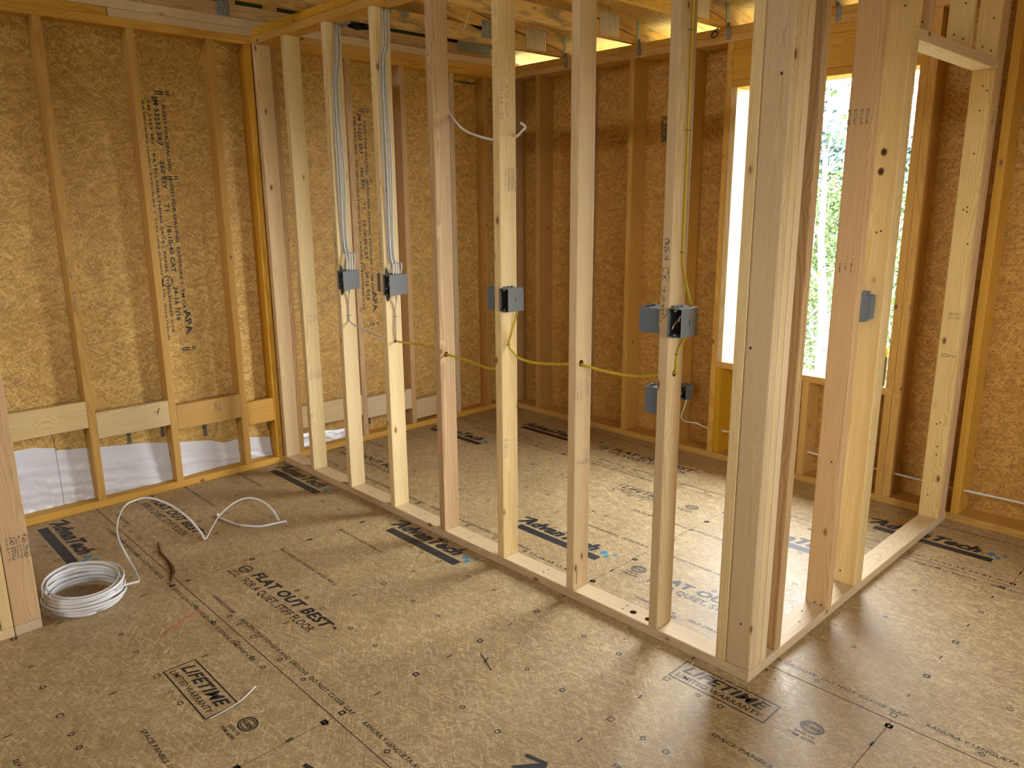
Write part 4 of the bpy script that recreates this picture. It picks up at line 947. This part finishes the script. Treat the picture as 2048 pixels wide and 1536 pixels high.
cable('electrical_cable', [(.62, 1.0, HT+.03), (.8, .9, HT+.09), (1.0, .8, HT+.13), (1.15, .72, HT+.10)], 'thin white cable slung between the first two roof trusses', 'cable', w=.008, h=.005)

# ------------------------------------------------------------------ trees outside the window
def tree(x, y, h, label, leaf='leaf', lean=0, nleaf=1500, spread=1.6, r0=.10, zb=-1.25, seed=1, lsize=.10):
    rng = random.Random(seed); t = empty('leafy_tree', (x, y, zb)); tag(t, label, 'tree', 'trees outside the window')
    bm = bmesh.new(); tips = []
    def limb(p, d, ln, r, lvl):
        pts = [p]; q = p.copy(); dd = d.copy()
        for k in range(6):
            dd = (dd+Vector((rng.uniform(-.16, .16), rng.uniform(-.16, .16), rng.uniform(-.02, .10)))).normalized(); q = q+dd*ln/6; pts.append(q.copy())
        n = 6; rings = []
        for i, c in enumerate(pts):
            rr = r*(1-.75*i/6); a = dd.orthogonal().normalized(); b = dd.cross(a)
            rings.append([bm.verts.new(c+a*math.cos(2*math.pi*k/n)*rr+b*math.sin(2*math.pi*k/n)*rr) for k in range(n)])
        for A, B in zip(rings, rings[1:]):
            for k in range(n): bm.faces.new((A[k], A[(k+1) % n], B[(k+1) % n], B[k])).smooth = True
        if lvl >= 1: tips.extend(pts[2:])
        if lvl < 3:
            for k in range(3 if lvl else 8):
                i = rng.randint(1, 5); a = rng.uniform(0, 6.28)
                nd = (dd*.6+Vector((math.cos(a), math.sin(a), rng.uniform(.1, .7)))).normalized()
                limb(pts[i], nd, ln*rng.uniform(.35, .55), r*.42*(1-.1*i), lvl+1)
    limb(Vector((0, 0, 0)), Vector((lean, 0, 1)).normalized(), h, r0, 0)
    obj('trunk', bm, M['bark_pale'], t)
    lm = bmesh.new()
    for k in range(nleaf):
        c = rng.choice(tips)+Vector((rng.gauss(0, .22), rng.gauss(0, .22), rng.gauss(0, .2)))*spread/1.6
        a = Vector((rng.gauss(0, 1), rng.gauss(0, 1), rng.gauss(0, 1))).normalized(); b = a.orthogonal().normalized(); s = lsize*rng.uniform(.5, 1.2)
        lm.faces.new([lm.verts.new(c-a*s*.5), lm.verts.new(c+b*s*.3), lm.verts.new(c+a*s*.5), lm.verts.new(c-b*s*.3)])
    obj('foliage', lm, M[leaf], t)
tree(.12, 7.3, 3.6, 'slender pale-trunked tree nearest the window, forked low down', lean=.02, nleaf=350, seed=3, r0=.085, lsize=.09)
tree(-.75, 9.4, 7.0, 'tall sparse tree with thin branches against the sky', nleaf=160, seed=5, r0=.08, lsize=.12)
tree(-1.9, 11.4, 2.6, 'young bright green tree behind the nearest tree', nleaf=8000, seed=8, lsize=.08)
tree(.9, 9.9, 2.2, 'green tree at the right side of the window view', nleaf=8000, seed=12, lsize=.075)
tree(-4.0, 15.0, 3.0, 'green tree further back on the left of the window view', nleaf=8000, seed=15, lsize=.11)
tree(-.9, 14.2, 2.8, 'green tree in the middle distance', nleaf=8000, seed=23, lsize=.10)
tree(-7.0, 22, 4.0, 'blue-green tree in front of the far hills', 'leaf2', nleaf=5000, seed=29, lsize=.26, spread=3)
tree(-2.9, 21, 3.8, 'blue-green tree right of the far one', 'leaf2', nleaf=5000, seed=31, lsize=.24, spread=2.5)
def shrub(x, y, h, r, label, seed, n=5200):
    rng = random.Random(seed); t = empty('leafy_shrub', (x, y, -1.25)); tag(t, label, 'shrub', 'shrubs outside the window')
    bm = bmesh.new()
    for k in range(14):
        a = rng.uniform(0, 6.28); add_sweep(bm, smooth_path([(0, 0, 0), (math.cos(a)*r*.3, math.sin(a)*r*.3, h*.5), (math.cos(a)*r*.8, math.sin(a)*r*.8, h*rng.uniform(.7, 1))], 4), .03, .03, None, 0, 5)
    obj('stems', bm, M['bark_pale'], t); lm = bmesh.new()
    for k in range(n):
        a = rng.uniform(0, 6.28); q = rng.random()**.5; z = rng.random(); c = Vector((math.cos(a)*r*q*(1-.4*z), math.sin(a)*r*q*(1-.4*z), h*z))
        u = Vector((rng.gauss(0, 1), rng.gauss(0, 1), rng.gauss(0, 1))).normalized(); b = u.orthogonal().normalized(); w = .062*rng.uniform(.5, 1.2)
        lm.faces.new([lm.verts.new(c-u*w*.5), lm.verts.new(c+b*w*.3), lm.verts.new(c+u*w*.5), lm.verts.new(c-b*w*.3)])
    obj('foliage', lm, M['leaf'], t)
shrub(1.25, 7.0, 1.8, .8, 'dense leafy shrub right of the nearest tree trunk', 41)
shrub(-.75, 7.7, 1.8, .8, 'dense leafy shrub left of the nearest tree trunk', 42)
shrub(.3, 8.9, 2.1, .8, 'leafy shrub directly behind the nearest tree trunk', 43)
gl = bmesh.new(); add_box(gl, (-90, 5.5, -1.2), (90, 160, -1.17)); tag(obj('ground_meadow', gl, plain('dark_meadow', (.030, .045, .012), .9, var=.5, vs=3)), kind='structure')
